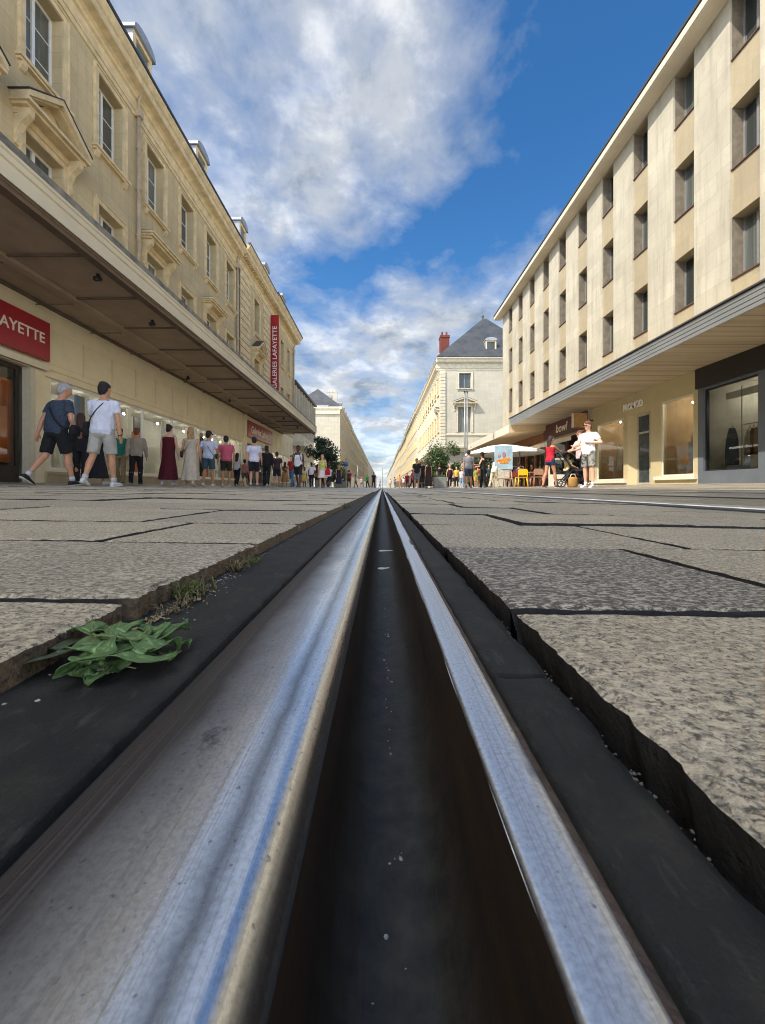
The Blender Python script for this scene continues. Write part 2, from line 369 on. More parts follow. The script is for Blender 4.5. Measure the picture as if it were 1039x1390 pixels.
def mat_groove():
    k=N('grimy_rail_groove'); v=k.coord(); st=k.coord(scale=(160,14,60)); n1=k.noise(st,1,5,.65); n2=k.noise(v,120,5,.65); n3=k.noise(v,22,4)
    tc=k.n('ShaderNodeTexCoord'); sx=k.n('ShaderNodeSeparateXYZ'); k.t.links.new(tc.outputs['Object'],sx.inputs[0])
    wall=k.n('ShaderNodeMapRange',Value=sx.outputs[2]); wall.inputs[1].default_value=-.041; wall.inputs[2].default_value=-.026
    dirt=k.mix(k.ramp(n2,[(.35,0.),(.7,1.)]),(.007,.006,.004),(.036,.031,.022))
    rust=k.mix(k.ramp(n1,[(.3,0.),(.7,1.)]),(.008,.0045,.002),(.042,.021,.007))
    c=k.mix(wall.outputs[0],dirt,rust); c=k.mix(k.ramp(n3,[(.5,0.),(.75,.5)]),c,(.03,.026,.02))
    k.bsdf(c,.62,0,k.bump(k.math('ADD',n2,n1),.5,.0008)); return k.m
M_GROOVE=mat_groove()
def ysteps(y0,y1,fine):
    ys=[y0]; 
    while ys[-1]<y1:
        y=ys[-1]; ys.append(min(y1,y+max(fine,abs(y)*.02*(1 if y<3 else 1.5))))
    return ys
def strip(name,prof,ys,mat,parent,fn=None,close=None,loc=None,flip=False):
    """profile of (x,z) carried along the street"""
    vs=[];fs=[];n=len(prof)
    for y in ys:
        for j,(x,z) in enumerate(prof):
            if fn: x,z=fn(x,z,y,j)
            vs.append((x,y,z))
    for i in range(len(ys)-1):
        for j in range(n-1):
            a=i*n+j; f=(a,a+1,a+1+n,a+n); fs.append(f[::-1] if flip else f)
    mb=MB(); mb.add(vs,fs,True); o=mb.build(name,mat,parent,loc); return o
def arc(cx,cz,r,a0,a1,n):
    return [(cx+r*cos(R(a0+(a1-a0)*i/n)),cz+r*sin(R(a0+(a1-a0)*i/n))) for i in range(n+1)]
HEAD=[(-.0693,-.030),(-.0693,-.0072)]+[(-.0686,-.0050),(-.0668,-.0036),(-.064,-.0026),(-.060,-.0018),(-.055,-.00115),(-.050,-.00065),(-.045,-.0003),(-.040,-.0001),(-.035,.0),(-.031,-.0001),(-.0275,-.00035)]+arc(-.0252,-.0091,.0092,80,3,10)+[(-.0160,-.0098)]
GROOVE=[(-.0162,-.0090),(-.0158,-.014),(-.0150,-.022),(-.0135,-.031),(-.0100,-.038),(-.0040,-.0412),(.003,-.0420),(.011,-.0412),(.0165,-.038),(.0205,-.031),(.0228,-.020),(.0238,-.010),(.02405,-.0014)]
LIP=[(.0241,-.0016),(.0241,-.0009),(.0243,-.0003),(.0249,-.00003),(.0262,.0),(.029,-.00004),(.032,-.0001),(.0346,-.0002),(.0354,-.0005),(.0358,-.0012),(.0362,-.008),(.0364,-.03)]
def tram_rail(xc,zc,mirror,ys,label,near=False,group='tram rails set in the paving'):
    r=empty('tram_rail',(xc,0,zc),0,label,'rail',group)
    s=-1 if mirror else 1
    pr=lambda P:[(s*x,z) for x,z in P]
    hm,lm=(M_HEAD,M_LIP) if near else (M_FARH,M_FARH)
    def wear(x,z,y,j):
        return x+.0002*nz(y*14,j*.13),z+.00014*nz(y*9,x*60,3)
    strip('rail_head',pr(HEAD),ys,hm,r,wear if near else None,flip=mirror)
    strip('groove',pr(GROOVE),ys,M_GROOVE,r,(lambda x,z,y,j:(x+.0006*nz(y*22,j*.7,5),z+.0009*nz(y*30,j*.8,9))) if near else None,flip=mirror)
    strip('guard_lip',pr(LIP),ys,lm,r,wear if near else None,flip=mirror)
    return r
M_FARH=mat_plain('distant_rail_steel',(.13,.13,.135),.45,.7,var=.2,scale=3)
ysn=ysteps(-.35,700,.004)
tram_rail(0,0,False,ysn,'worn steel tram rail running straight away from the camera, grooved, nearest in the street',near=True)
ysf=ysteps(-.35,700,.25)
RAILS=[(1.435,gz(1.435),True,'tram rail parallel to the near one, first to its right'),
       (3.15,gz(3.15)+.001,False,'tram rail of the second track, the one nearer the near rail'),
       (4.585,gz(4.585)+.001,True,'tram rail of the second track nearest the right-hand shops')]
for a in RAILS: tram_rail(a[0],a[1],a[2],ysf,a[3])
# fillers each side of the rails (part of the roadway)
def crackx(y): return .0011*nz(y*55,1.3)+.0009*nz(y*160,4.1)
LF0,LF1=-.1285,-.0697
def filler_left(x,z,y,j):
    if j>=6: x-=.0010+abs(crackx(y))*1.4
    return x,z+.0007*nz(x*60,y*40,2)
lx=[-.136,-.128,-.118,-.108,-.098,-.088,-.0765,-.0712,-.0705]
o=strip('track_bed',[(x,-.0055) for x in lx[:-1]]+[(-.0708,-.028)],ysn,M_FILL,None,filler_left); tag(o,kind='structure')
rx=[.0398,.0401,.045,.052,.058,.0625,.0645]
def filler_right(x,z,y,j):
    if j<=1: x+=.0006+abs(crackx(y+3))*1.5
    if j>=5: x+=.0013*nz(y*70,7.7)+.0011*nz(y*190,2)+.0007*nz(y*520,5); z-=.0006
    if abs(y-.1485-.002*nz(x*300,3))<.0014: z-=.012
    return x,z+.0006*nz(x*60,y*40,6)
ysr=sorted(set(ysn+[.1465+i*.0006 for i in range(9)]))
o=strip('track_bed',[(.0398,-.028)]+[(x,-.0055) for x in rx[1:-1]]+[(.0645,-.028)],ysr,M_FILL,None,filler_right); tag(o,kind='structure')
# brown foot of the rail between lip and filler
o=strip('track_bed',[(.0364,-.0036),(.0378,-.0042),(.0394,-.0046),(.0397,-.02)],ysn,mat_plain('rusty_rail_flank',(.085,.055,.038),.7,var=.5,scale=120,bump=.4,bscale=500),None,lambda x,z,y,j:(x+(.0004*nz(y*90,1) if j>1 else 0),z+.0004*nz(y*60,x*300))); tag(o,kind='structure')
for xc,zc,mir,_ in RAILS:
    for a,b in ((-.13,-.0696),(.0366,.10)):
        s=-1 if mir else 1; q=sorted((xc+s*a,xc+s*b))
        o=strip('track_bed',[(q[0],zc-.003),(q[1],zc-.003)],ysf,M_FILL,None); tag(o,kind='structure')
# dirt bed under the joints
o=strip('joint_bed',[(-4.2,-.012+.0),(-3,gz(-3)-.016),(-1.2,gz(-1.2)-.016),(-.5,gz(-.5)-.016),(-.13,-.0095),(-.1285,-.0095)],ysteps(-.35,6.2,.02),M_DIRT,None,lambda x,z,y,j:(x,z+.002*nz(x*30,y*30))); tag(o,kind='structure')
o=strip('joint_bed',[(.0645,-.019),(.0685,-.019),(.5,gz(.5)-.018),(1.33,gz(1.33)-.018)],ysteps(-.35,6.2,.004),M_DIRT,None,lambda x,z,y,j:(x,z+.002*nz(x*30,y*60)+.0015*nz(x*90,y*300))); tag(o,kind='structure')
# ---- laid slabs near the camera: real stones with joints and chipped edges
SV=[];SF=[];ST=[]
def slab(x0,x1,y0,y1,tone=0.,dz=0.,chipx0=0.,chipx1=0.):
    if x1<=x0 or y1<=y0: return
    seed=random.random()*50; dmid=max(.05,(y0+y1)/2)
    res=max(.0022,.0075*dmid) if dmid<1.2 else .03
    nx=max(2,min(110,int((x1-x0)/res))); ny=max(2,min(130,int((y1-y0)/res)))
    tx,ty=random.uniform(-.004,.004),random.uniform(-.004,.004); cx,cy=(x0+x1)/2,(y0+y1)/2
    base=len(SV); e=.0016
    us=[0,0]+[i/nx for i in range(nx+1)]+[1,1]; vs_=[0,0]+[i/ny for i in range(ny+1)]+[1,1]
    NU=len(us);NV=len(vs_); amp=.00038 if dmid<1.2 else .0010
    for jj,vv in enumerate(vs_):
        for ii,uu in enumerate(us):
            x=x0+(x1-x0)*uu; y=y0+(y1-y0)*vv
            z=gz(x if abs(x)>.13 else x)+dz+(x-cx)*tx+(y-cy)*ty
            n1=noise.noise(Vector((x*38,y*38,seed))); n2=noise.noise(Vector((x*150,y*150,seed+4))) if dmid<1.2 else 0
            z+=amp*(n1*1.3+n2*.8)
            bx=min(uu,1-uu)*(x1-x0); by=min(vv,1-vv)*(y1-y0); b=min(bx,by)
            # worn arris
            rr=.0016+.0010*noise.noise(Vector((x*60,y*60,seed+9)))
            if b<rr: z-=(rr-b)**2/rr*.8
            j1=noise.noise(Vector((x*70,y*70,seed+11)))*.0008+noise.noise(Vector((x*260,y*260,seed+2)))*.0006
            if bx<.004:
                s=1 if uu<.5 else -1; x+=s*(.0012+j1)
                ch=chipx0 if uu<.5 else chipx1
                if ch: x+=s*ch*max(0,.6*noise.noise(Vector((y*34,seed,1.5)))+.7*noise.noise(Vector((y*110,seed,3)))+.5*noise.noise(Vector((y*290,seed,6))))
            if by<.004:
                s=1 if vv<.5 else -1; y+=s*(.0012+j1)
            ring=(ii==0 or ii==NU-1 or jj==0 or jj==NV-1)
            if ring:
                z-=.028
                if chipx0 and ii==0: x+=.006+.002*noise.noise(Vector((y*120,seed,8)))
            SV.append((x,y,z)); ST.append(tone)
    for jj in range(NV-1):
        for ii in range(NU-1):
            a=base+jj*NU+ii; SF.append((a,a+1,a+1+NU,a+NU))
g=.0054
gy=lambda b:.0044+.010*b
rows=[(-.05,.206),(.206,.43),(.43,.70),(.70,.97),(.97,1.30),(1.30,1.62),(1.62,2.05),(2.05,2.5),(2.5,2.95),(2.95,3.5),(3.5,4.05),(4.05,4.7),(4.7,5.4),(5.4,6.1)]
fixR={0:[.067,.50],1:[.067,.256,.62],2:[.067,.34,.72],3:[.067,.25,.55,.9],4:[.067,.42,.9],5:[.067,.27,.75]}
for i,(a,b) in enumerate(rows):
    lim=min(1.325,b*1.0+.7); xs=list(fixR.get(i,[.067,random.uniform(.25,.5)]))
    while xs[-1]<lim: xs.append(xs[-1]+random.uniform(.32,.62))
    xs=[min(q,1.325) for q in xs]; xs=sorted(set(xs))
    if len(xs)>2 and xs[-1]-xs[-2]<.1: xs.pop(-2)
    for p,q in zip(xs,xs[1:]):
        slab(p+(g/2 if p>.1 else 0),q-g/2,a+gy(b)/2,b-gy(b)/2,tone=(.9 if (i==1 and p<.1) else random.choice([0,.1,.25,.5])),dz=(.0006+.0009*(i==1) if p<.1 else random.uniform(.0014,.0036))+(random.uniform(-.001,.0022) if i>2 else 0),chipx0=(.0020 if p<.1 and i==0 else .002 if p<.1 else 0))
rowsL=[(-.05,.207),(.207,.415),(.415,.63),(.63,.97),(.97,1.32),(1.32,1.7),(1.7,2.1),(2.1,2.6),(2.6,3.1),(3.1,3.6),(3.6,4.1),(4.1,4.8),(4.8,5.4),(5.4,6.1)]
fixL={0:[.1295,.45],1:[.1295,.52],2:[.1295,.30,.66],3:[.1295,.39,.8],4:[.1295,.55,1.1]}
for i,(a,b) in enumerate(rowsL):
    lim=min(4.15,b*1.02+.8); xs=list(fixL.get(i,[.1295,random.uniform(.3,.6)]))
    while xs[-1]<lim: xs.append(xs[-1]+random.uniform(.35,.7))
    for p,q in zip(xs,xs[1:]):
        slab(-q+g/2,-p-(g/2 if p>.2 else 0),a+gy(b)/2,b-gy(b)/2,tone=random.choice([0,0,.1,.3]),dz=(.0035 if p<.2 else .0045)+random.uniform(-.0006,.0010)+(random.uniform(-.002,.002) if i>2 else 0),chipx1=(.005 if p<.2 else 0))
mb=MB(); mb.add(SV,SF,True); o=mb.build('paving',M_STONE); tag(o,kind='structure')
at=o.data.attributes.new('tone','FLOAT','POINT'); at.data.foreach_set('value',ST)
# ---- the rest of the street surface
ysG=[-12,-2,-.35,0,1,2,3,4,5,6,6.1001,7]+[8+4*i for i in range(30)]+[140+20*i for i in range(38)]
def under(x,z,y,j):
    lower=(y<6.101 and abs(x)<4.3 and not 1.5<x)
    return x,z-(.024 if lower else 0)+.002*nz(x*.8,y*.3)
def pave(x0,x1):
    xs=sorted(set([x0,x1]+[x for x in (-14,-12,-10,-9,-8,-6,-4.6,-3,-1.2,-.5,.5,1.3,2.2,3.0,3.5,4.4,6,8,9.5,10.8,12,14) if x0<x<x1]))
    o=strip('paving',[(x,gz(x)) for x in xs],ysG,M_PAVE,None,under); tag(o,kind='structure')
pave(-14,-.1285); pave(.067,1.333); pave(1.565,3.02); pave(3.25,4.485); pave(4.715,14)
for xd,wd_ in ((2.25,.07),(5.5,.09),(6.9,.05),(8.9,.06),(-1.9,.05),(-3.6,.06),(-6.4,.08)):
    o=strip('drain_channel',[(xd,gz(xd)+.003),(xd+wd_,gz(xd+wd_)+.003)],[-2,0,6,6.3]+[7+6*i for i in range(60)],M_FILL,None); tag(o,kind='structure')
# wide ground beyond the street, reaching the horizon
mb=MB(); 
for a,b in ((-1500,-13.9),(13.9,1500)):
    mb.quad((a,-60,.235),(b,-60,.235),(b,2600,.235),(a,2600,.235))
mb.quad((-14,740,.1),(14,740,.1),(14,2600,.1),(-14,2600,.1))
o=mb.build('ground',M_PAVE); tag(o,kind='structure')
# ---- gravel and litter along the edges
def pebbles(name,places,mat,label=None):
    mb=MB()
    for (x,y,z,r) in places:
        vs=[];fs=[]
        q=MB().ball((0,0,0),(r*random.uniform(.7,1.3),r*random.uniform(.7,1.3),r*random.uniform(.45,.8)),6,4)
        a=random.random()*6.28; sd=random.random()*99
        for p in q.v:
            p=Vector(p)*(1+.35*noise.noise(Vector(p)/max(r,1e-5)+Vector((sd,0,0))))
            vs.append((x+p.x*cos(a)-p.y*sin(a),y+p.x*sin(a)+p.y*cos(a),z+p.z+r*.3))
        mb.add(vs,q.f,False)
    o=mb.build(name,mat); tag(o,label,'gravel',kind='stuff'); return o
pl=[]
for i in range(420):
    y=random.uniform(.05,.9)**1.0; pl.append((-.1275+abs(random.gauss(0,.0035)),y,-.006,random.uniform(.0002,.0007)*(1 if y>.17 else .6)))
for i in range(230):
    y=random.gauss(.245,.05); pl.append((-.1255+abs(random.gauss(0,.007)),y,-.006,random.uniform(.0003,.0009)))
for i in range(210): pl.append((random.gauss(-.112,.005),random.gauss(.199,.011),-.006,random.uniform(.0003,.0008)))
pebbles('gravel',pl,mat_plain('pale_grit',(.36,.32,.26),.8,var=.6,scale=400),'pale grit and crumbs lying along the left slab edge beside the wilted weed')
pl=[(random.gauss(.003,.0055),random.uniform(.05,1.6),-.0425+.0004*random.random(),random.uniform(.00015,.00045)) for i in range(700)]
pl+=[(random.gauss(.003,.002),random.uniform(.06,.5),-.0422,random.uniform(.0004,.0008)) for i in range(40)]
pebbles('gravel',pl,mat_plain('groove_grit',(.30,.29,.26),.8,var=.7,scale=500),'fine pale grit scattered on the floor of the rail groove')
pl=[(random.uniform(.0615,.0672),random.uniform(.05,.5),-.019+.002*random.random(),random.uniform(.0003,.0010)) for i in range(900)]
pl+=[(random.gauss(.063,.0012),random.uniform(.075,.22),-.0085,random.uniform(.0002,.0006)) for i in range(320)]
pebbles('gravel',pl,mat_plain('dark_grit',(.16,.145,.12),.85,var=.7,scale=500),'dark crumbs in the gap between black filler and right slab')
# ---- leaves, weeds
def mat_leaf(name,c1,c2,rough=.42):
    k=N(name); v=k.coord(); at=k.n('ShaderNodeAttribute',_attribute_name='vein')
    c=k.mix(k.ramp(k.noise(v,150,5,.65),[(.3,0.),(.7,1.)]),c1,c2)
    c=k.mix(k.ramp(k.noise(v,70,5,.7),[(.60,0.),(.72,.7)]),c,(.20,.17,.06))
    c=k.mix(at.outputs['Fac'],c,tuple(min(1,x*2.2+.03) for x in c2))
    p=k.bsdf(c,rough,0,k.bump(k.noise(v,260,4,.6),.5,.0007)); p.inputs['Subsurface Weight'].default_value=.0
    return k.m
M_LEAF=mat_leaf('green_leaf',(.050,.100,.026),(.14,.225,.070),.65); M_LEAF2=mat_leaf('dull_leaf',(.030,.045,.022),(.06,.08,.035),.6)
M_STEM=mat_plain('pale_stem',(.16,.21,.07),.5,var=.3,scale=200); M_DRY=mat_plain('dry_leaf',(.30,.22,.11),.8,var=.4,scale=300)
def leaf_mesh(path,width,lobes,seed,wave=.0022,fold=.16,up=Vector((0,0,1)),nl=30,nw=10,side=None):
    """a limp leaf: blade swept along a curved midrib, wavy lobed margin, folded along the rib"""
    pts=[Vector(p) for p in path]
    def cr(t):
        n=len(pts)-1; f=min(t*n,n-1e-6); i=int(f); f-=i
        p0=pts[max(i-1,0)];p1=pts[i];p2=pts[i+1];p3=pts[min(i+2,n)]
        return .5*((2*p1)+(p2-p0)*f+(2*p0-5*p1+4*p2-p3)*f*f+(3*p1-p0-3*p2+p3)*f**3)
    vs=[];ve=[]
    for i in range(nl+1):
        t=i/nl; p=cr(t); tan=(cr(min(1,t+.02))-cr(max(0,t-.02))).normalized()
        s=(side or tan.cross(up)).normalized(); s=(s-tan*s.dot(tan)).normalized(); nrm=s.cross(tan); 
        if nrm.z<0: nrm=-nrm
        w=width*1.22*(sin(pi*min(1,t**.75))**.7)*(1-.25*t)
        for j in range(-nw,nw+1):
            q=j/nw; sg=1 if q>0 else -1
            ww=w*(1+.24*sin(t*lobes*2*pi+seed+sg)*abs(q)+.05*sin(t*lobes*5*pi+seed*3+sg)*abs(q)**2+.16*abs(q)*noise.noise(Vector((t*14,sg*3,seed))))
            lift=fold*abs(q)*ww*.5 + wave*.95*abs(q)**1.5*sin(t*lobes*8.0+seed*2+sg*1.3) + wave*.7*noise.noise(Vector((t*5,q*2,seed)))
            vein=1. if abs(q)<.06 else (.55 if abs(((t*9-abs(q)*1.6)%1)-.5)>.44 and abs(q)<.85 else 0.)
            pz=p+s*(q*ww)+nrm*(lift-.25*wave*(1 if vein>0 else 0))
            if pz.z<-.0046: pz.z=-.0046+.0002*abs(q)
            vs.append(pz); ve.append(vein)
    m=2*nw+1; fs=[(i*m+j,i*m+j+1,(i+1)*m+j+1,(i+1)*m+j) for i in range(nl) for j in range(m-1)]
    return vs,fs,ve
def add_leaf(parent,path,width,lobes,seed,mat=M_LEAF,name='leaf',**kw):
    vs,fs,ve=leaf_mesh(path,width,lobes,seed,**kw); mb=MB(); mb.add(vs,fs,True); o=mb.build(name,mat,parent)
    a=o.data.attributes.new('vein','FLOAT','POINT'); a.data.foreach_set('value',ve)
    sd=o.modifiers.new('thickness','SOLIDIFY'); sd.thickness=.00025; sd.offset=0
    return o
def GP(px,py,z):   # a point lying at height z below the horizon line
    d=(CZ-z)*F/(py-HY); return Vector((X(px,d),d,z))
weed=empty('wilted_weed',(0,0,0),0,'wilted green broad-leaved weed lying on the black filler against the left slab','weed')
zf=-.004
c0=GP(168,868,.002)
add_leaf(weed,[c0+Vector((-.002,.0,.001)),GP(140,886,.003),GP(110,900,-.001),GP(92,914,-.003)],.0105,2.2,1.0,wave=.0022)
add_leaf(weed,[GP(140,870,.004),GP(130,880,.005),GP(124,893,.002),GP(118,902,-.002)],.0068,2,2.4,wave=.0022,fold=.5)
add_leaf(weed,[c0,GP(190,886,.003),GP(212,892,-.001),GP(228,888,-.003)],.0085,2.6,3.1,wave=.0020)
add_leaf(weed,[c0+Vector((.002,.003,.001)),GP(205,872,.003),GP(235,872,.000),GP(258,876,-.003)],.0066,2.4,4.7,wave=.0022,fold=.25)
add_leaf(weed,[GP(200,862,.002),GP(220,862,.003),GP(240,853,.003),GP(252,845,.002)],.0062,2,5.6,wave=.0018,fold=.5)
add_leaf(weed,[c0+Vector((0,.004,0)),GP(170,858,.005),GP(150,852,.005),GP(148,850,.002)],.0075,2,6.9,wave=.0020)
add_leaf(weed,[GP(138,862,.003),GP(124,858,.005),GP(112,853,.005),GP(100,855,.004)],.0052,2,7.7,wave=.0012,fold=.6)
add_leaf(weed,[c0+Vector((.001,.006,0)),GP(190,854,.004),GP(206,852,.004),GP(222,858,.000)],.0060,2.3,8.8,wave=.0018)
add_leaf(weed,[GP(96,882,.001),GP(80,884,.002),GP(64,890,-.001),GP(52,898,-.003)],.0085,1.5,9.9,mat=M_LEAF2,wave=.0012)
add_leaf(weed,[GP(205,893,-.003),GP(218,890,-.002),GP(236,886,-.003),GP(247,884,-.004)],.0030,1,3.3,mat=M_DRY,wave=.0005)
add_leaf(weed,[GP(132,897,-.001),GP(140,906,-.003),GP(128,916,-.003),GP(116,922,-.004)],.0080,2.2,5.1,wave=.0020)
mb=MB()
for a in ([(122,868,.004),(138,862,.006),(160,865,.006),(185,868,.005),(205,864,.003)],[(126,842,.007),(124,852,.006),(128,862,.005),(150,868,.004)],[(185,868,.005),(198,858,.004),(201,855,.004)]):
    mb.tube([GP(*p) for p in a],.0007,6)
mb.build('stem',M_STEM,weed)
mb=MB()
for i in range(26):
    p=GP(random.gauss(141,7),random.gauss(908,5),-.003); mb.ball(p,(.0008,.0012,.0006),5,4)
mb.build('seed_head',mat_plain('pale_buds',(.28,.27,.13),.7,var=.3,scale=300),weed)
def small_leaf(name,px,py,z,l,w,ang,mat,label,cat,grp=None):
    p=GP(px,py,z); d=Vector((cos(ang),sin(ang),0)); r=empty(name,p,0)
    o=add_leaf(None,[p-d*l/2,p+Vector((0,0,l*.16)),p+d*l/2],w,1,ang,mat,name,nl=10,nw=4,wave=.0004) if False else None
    bpy.data.objects.remove(r)
    vs,fs,ve=leaf_mesh([p-d*l/2,p+Vector((0,0,l*.14)),p+d*l/2],w,1,ang,nl=12,nw=4,wave=w*.18)
    vs=[(q.x,q.y,max(q.z,z) if False else q.z) for q in vs]
    mb=MB(); mb.add(vs,fs,True); o=mb.build(name,mat); sd=o.modifiers.new('thickness','SOLIDIFY'); sd.thickness=.0003
    tag(o,label,cat,grp); return o
M_PALE=mat_plain('bleached_leaf',(.45,.42,.33),.8,var=.3,scale=300)
def groove_leaf(py,dx,l,w,ang,label):
    d=(CZ+.040)*F/(py-HY); p=Vector((dx,d,-.0405)); q=Vector((cos(ang),sin(ang),0))
    vs,fs,ve=leaf_mesh([p-q*l/2,p+Vector((0,0,l*.14)),p+q*l/2],w,1,ang,nl=12,nw=4,wave=w*.18)
    mb=MB(); mb.add(vs,fs,True); o=mb.build('dry_leaf',M_PALE); sd=o.modifiers.new('thickness','SOLIDIFY'); sd.thickness=.0003; tag(o,label,'leaf','dry leaves in the rail groove')
groove_leaf(791,.004,.016,.0035,.2,'small pale dry leaf in the rail groove, farther of two')
groove_leaf(827,.0015,.011,.003,.5,'small pale dry leaf in the rail groove, nearer of two')
small_leaf('wood_splinter',165,909,-.0045,.010,.0007,.25,mat_plain('splinter',(.42,.33,.2),.8,var=.3,scale=300),'pale splinter of wood under the wilted weed','splinter')
def tuft(px,py,n,h,mat,label,cat='grass tuft',spread=.004,name='grass_tuft'):
    p=GP(px,py,-.004); mb=MB()
    for i in range(n):
        a=random.random()*6.28; b=p+Vector((random.gauss(0,spread*.8),random.gauss(0,spread*1.6),0)); hh=h*random.uniform(.4,1.1); l=random.uniform(.3,1.3)
        tip=b+Vector((cos(a)*hh*l,sin(a)*hh*l,hh*(.8 if l<1 else .3)))
        mid=(b+tip)/2+Vector((0,0,hh*.25)); w_=random.uniform(.00025,.0006)
        mb.tube([b,mid,tip],[w_,w_*.8,w_*.15],4,flat=.4)
    o=mb.build(name,mat); tag(o,label,cat,'weeds in the slab joint'); return o
M_GR=mat_plain('grass_blade',(.10,.13,.03),.6,var=.5,scale=200); M_GRD=mat_plain('dry_grass',(.20,.15,.075),.8,var=.5,scale=200)
tuft(256,808,80,.011,M_GR,'green and straw grass tuft in the left joint beyond the wilted weed')
tuft(268,806,60,.007,M_GRD,'dry grass litter beside the green tuft in the left joint',spread=.006,name='dry_grass')
tuft(322,773,70,.011,M_GRD,'dry straw tuft at the left slab edge, beyond the green grass',name='dry_grass')
tuft(240,826,60,.006,M_GRD,'crumbled dry grass just beyond the wilted weed',spread=.006,name='dry_grass')
tuft(467,689,120,.02,M_GR,'low green tuft in the joint far along the left slab edge',spread=.012)
tuft(346,764,40,.008,M_GR,'tiny sprig at the left slab edge beyond the dry straw',spread=.004)
# fallen crumbs of dry leaf near the tufts
for i in range(34):
    y=random.gauss(.235,.028); x=-.124+abs(random.gauss(0,.006)); l=random.uniform(.002,.006)
    p=Vector((x,y,-.0048)); a=random.random()*3.1; q=Vector((cos(a),sin(a),.2*random.random()))
    vs,fs,ve=leaf_mesh([p-q*l/2,p+Vector((0,0,l*.25)),p+q*l/2],l*.22,1,i,nl=5,nw=2,wave=l*.1)
    if i==0: mbx=MB()
    mbx.add(vs,fs,True)
o=mbx.build('leaf_litter',M_DRY); tag(o,'brown leaf crumbs strewn along the left slab edge beyond the weed','litter',kind='stuff')
# ================================================================== building helpers
M_WALL_L=mat_masonry('pale_ashlar_left',(.70,.56,.32),(.60,.47,.26),1.3,.44,.007,.62,.35)
M_TRIM_L=mat_plain('moulded_limestone',(.68,.54,.31),.8,var=.22,scale=3,bump=.25,bscale=30)
M_CREAM=mat_plain('cream_render',(.80,.68,.44),.7,var=.07,scale=1.5,bump=.08,bscale=40)
M_CANOPY=mat_plain('painted_concrete',(.50,.43,.32),.75,var=.14,scale=1.2,bump=.15,bscale=25)
M_SOFFIT=mat_plain('canopy_soffit',(.46,.35,.24),.8,var=.15,scale=1.2,bump=.15,bscale=20)
M_BEAM=mat_plain('dark_beam_paint',(.17,.12,.08),.7,var=.2,scale=3)
M_PARA=mat_plain('weathered_grey_stone',(.24,.22,.18),.9,var=.5,scale=3.5,bump=.5,bscale=30)
M_FASCIA=mat_plain('pale_fascia_paint',(.74,.65,.47),.7,var=.10,scale=.8)
M_WHITE=mat_plain('white_window_paint',(.80,.79,.73),.5,var=.1,scale=5)
M_ZINC=mat_plain('zinc_sheet',(.34,.35,.36),.45,.3,var=.25,scale=2)
M_GUTTER=mat_plain('dark_gutter',(.05,.05,.055),.5,var=.2)
M_PIPE=mat_plain('cream_pipe',(.48,.38,.25),.55,var=.2,scale=4)
def mat_slate():
    k=N('slate_roof'); tc=k.n('ShaderNodeTexCoord'); sp=k.n('ShaderNodeSeparateXYZ'); k.t.links.new(tc.outputs['Object'],sp.inputs[0])
    cb=k.n('ShaderNodeCombineXYZ'); k.t.links.new(k.math('ADD',sp.outputs[0],sp.outputs[1]),cb.inputs[0]); k.t.links.new(sp.outputs[2],cb.inputs[1])
    br=k.n('ShaderNodeTexBrick'); k.t.links.new(cb.outputs[0],br.inputs['Vector']); br.inputs['Scale'].default_value=1
    br.inputs['Brick Width'].default_value=.3; br.inputs['Row Height'].default_value=.2; br.inputs['Mortar Size'].default_value=.012
    br.inputs['Color1'].default_value=(.034,.037,.042,1); br.inputs['Color2'].default_value=(.058,.062,.068,1); br.inputs['Mortar'].default_value=(.03,.032,.036,1)
    n=k.noise(k.coord(),.6,4); c=k.mix(k.ramp(n,[(.4,0.),(.75,.6)]),br.outputs[0],(.09,.093,.09))
    k.bsdf(c,.55,0,k.bump(br.outputs['Fac'],-.3,.01)); return k.m
M_SLATE=mat_slate()
def mat_pane():
    k=N('window_pane'); oi=k.n('ShaderNodeObjectInfo'); v=k.coord(scale=(1,1,1))
    a=k.ramp(oi.outputs['Random'],[(0,(.05,.056,.054)),(.4,(.13,.14,.125)),(.7,(.27,.28,.24)),(1,(.19,.21,.19))])
    n=k.noise(k.coord(scale=(7,1,.4)),1,3); c=k.mix(k.ramp(n,[(.35,.45),(.6,0.)]),a,(.02,.022,.022))
    p=k.bsdf(c,.06,0,k.bump(k.noise(v,1.3,2),.06,.05)); p.inputs['IOR'].default_value=1.6; return k.m
M_PANE=mat_pane(); M_GLASS=mat_glass()
def rot(rz,p): return (p[0]*cos(rz)-p[1]*sin(rz),p[0]*sin(rz)+p[1]*cos(rz))
class Frame:
    """a facade: local x runs along it (to the viewer's right), z up, -y outwards"""
    def __init__(s,root,x,y,rz):
        s.root=root; s.loc=(x-root.location.x,y-root.location.y,-root.location.z); s.rz=rz
    def put(s,o,at=(0,0,0)):
        a,b=rot(s.rz,at); o.location=(s.loc[0]+a,s.loc[1]+b,s.loc[2]+at[2]); o.rotation_euler=(0,0,s.rz); return o
    def part(s,mb,name,mat,at=(0,0,0),bevel=0,parent=None):
        o=mb.build(name,mat,parent or s.root,bevel=bevel)
        if parent is None: s.put(o,at)
        return o
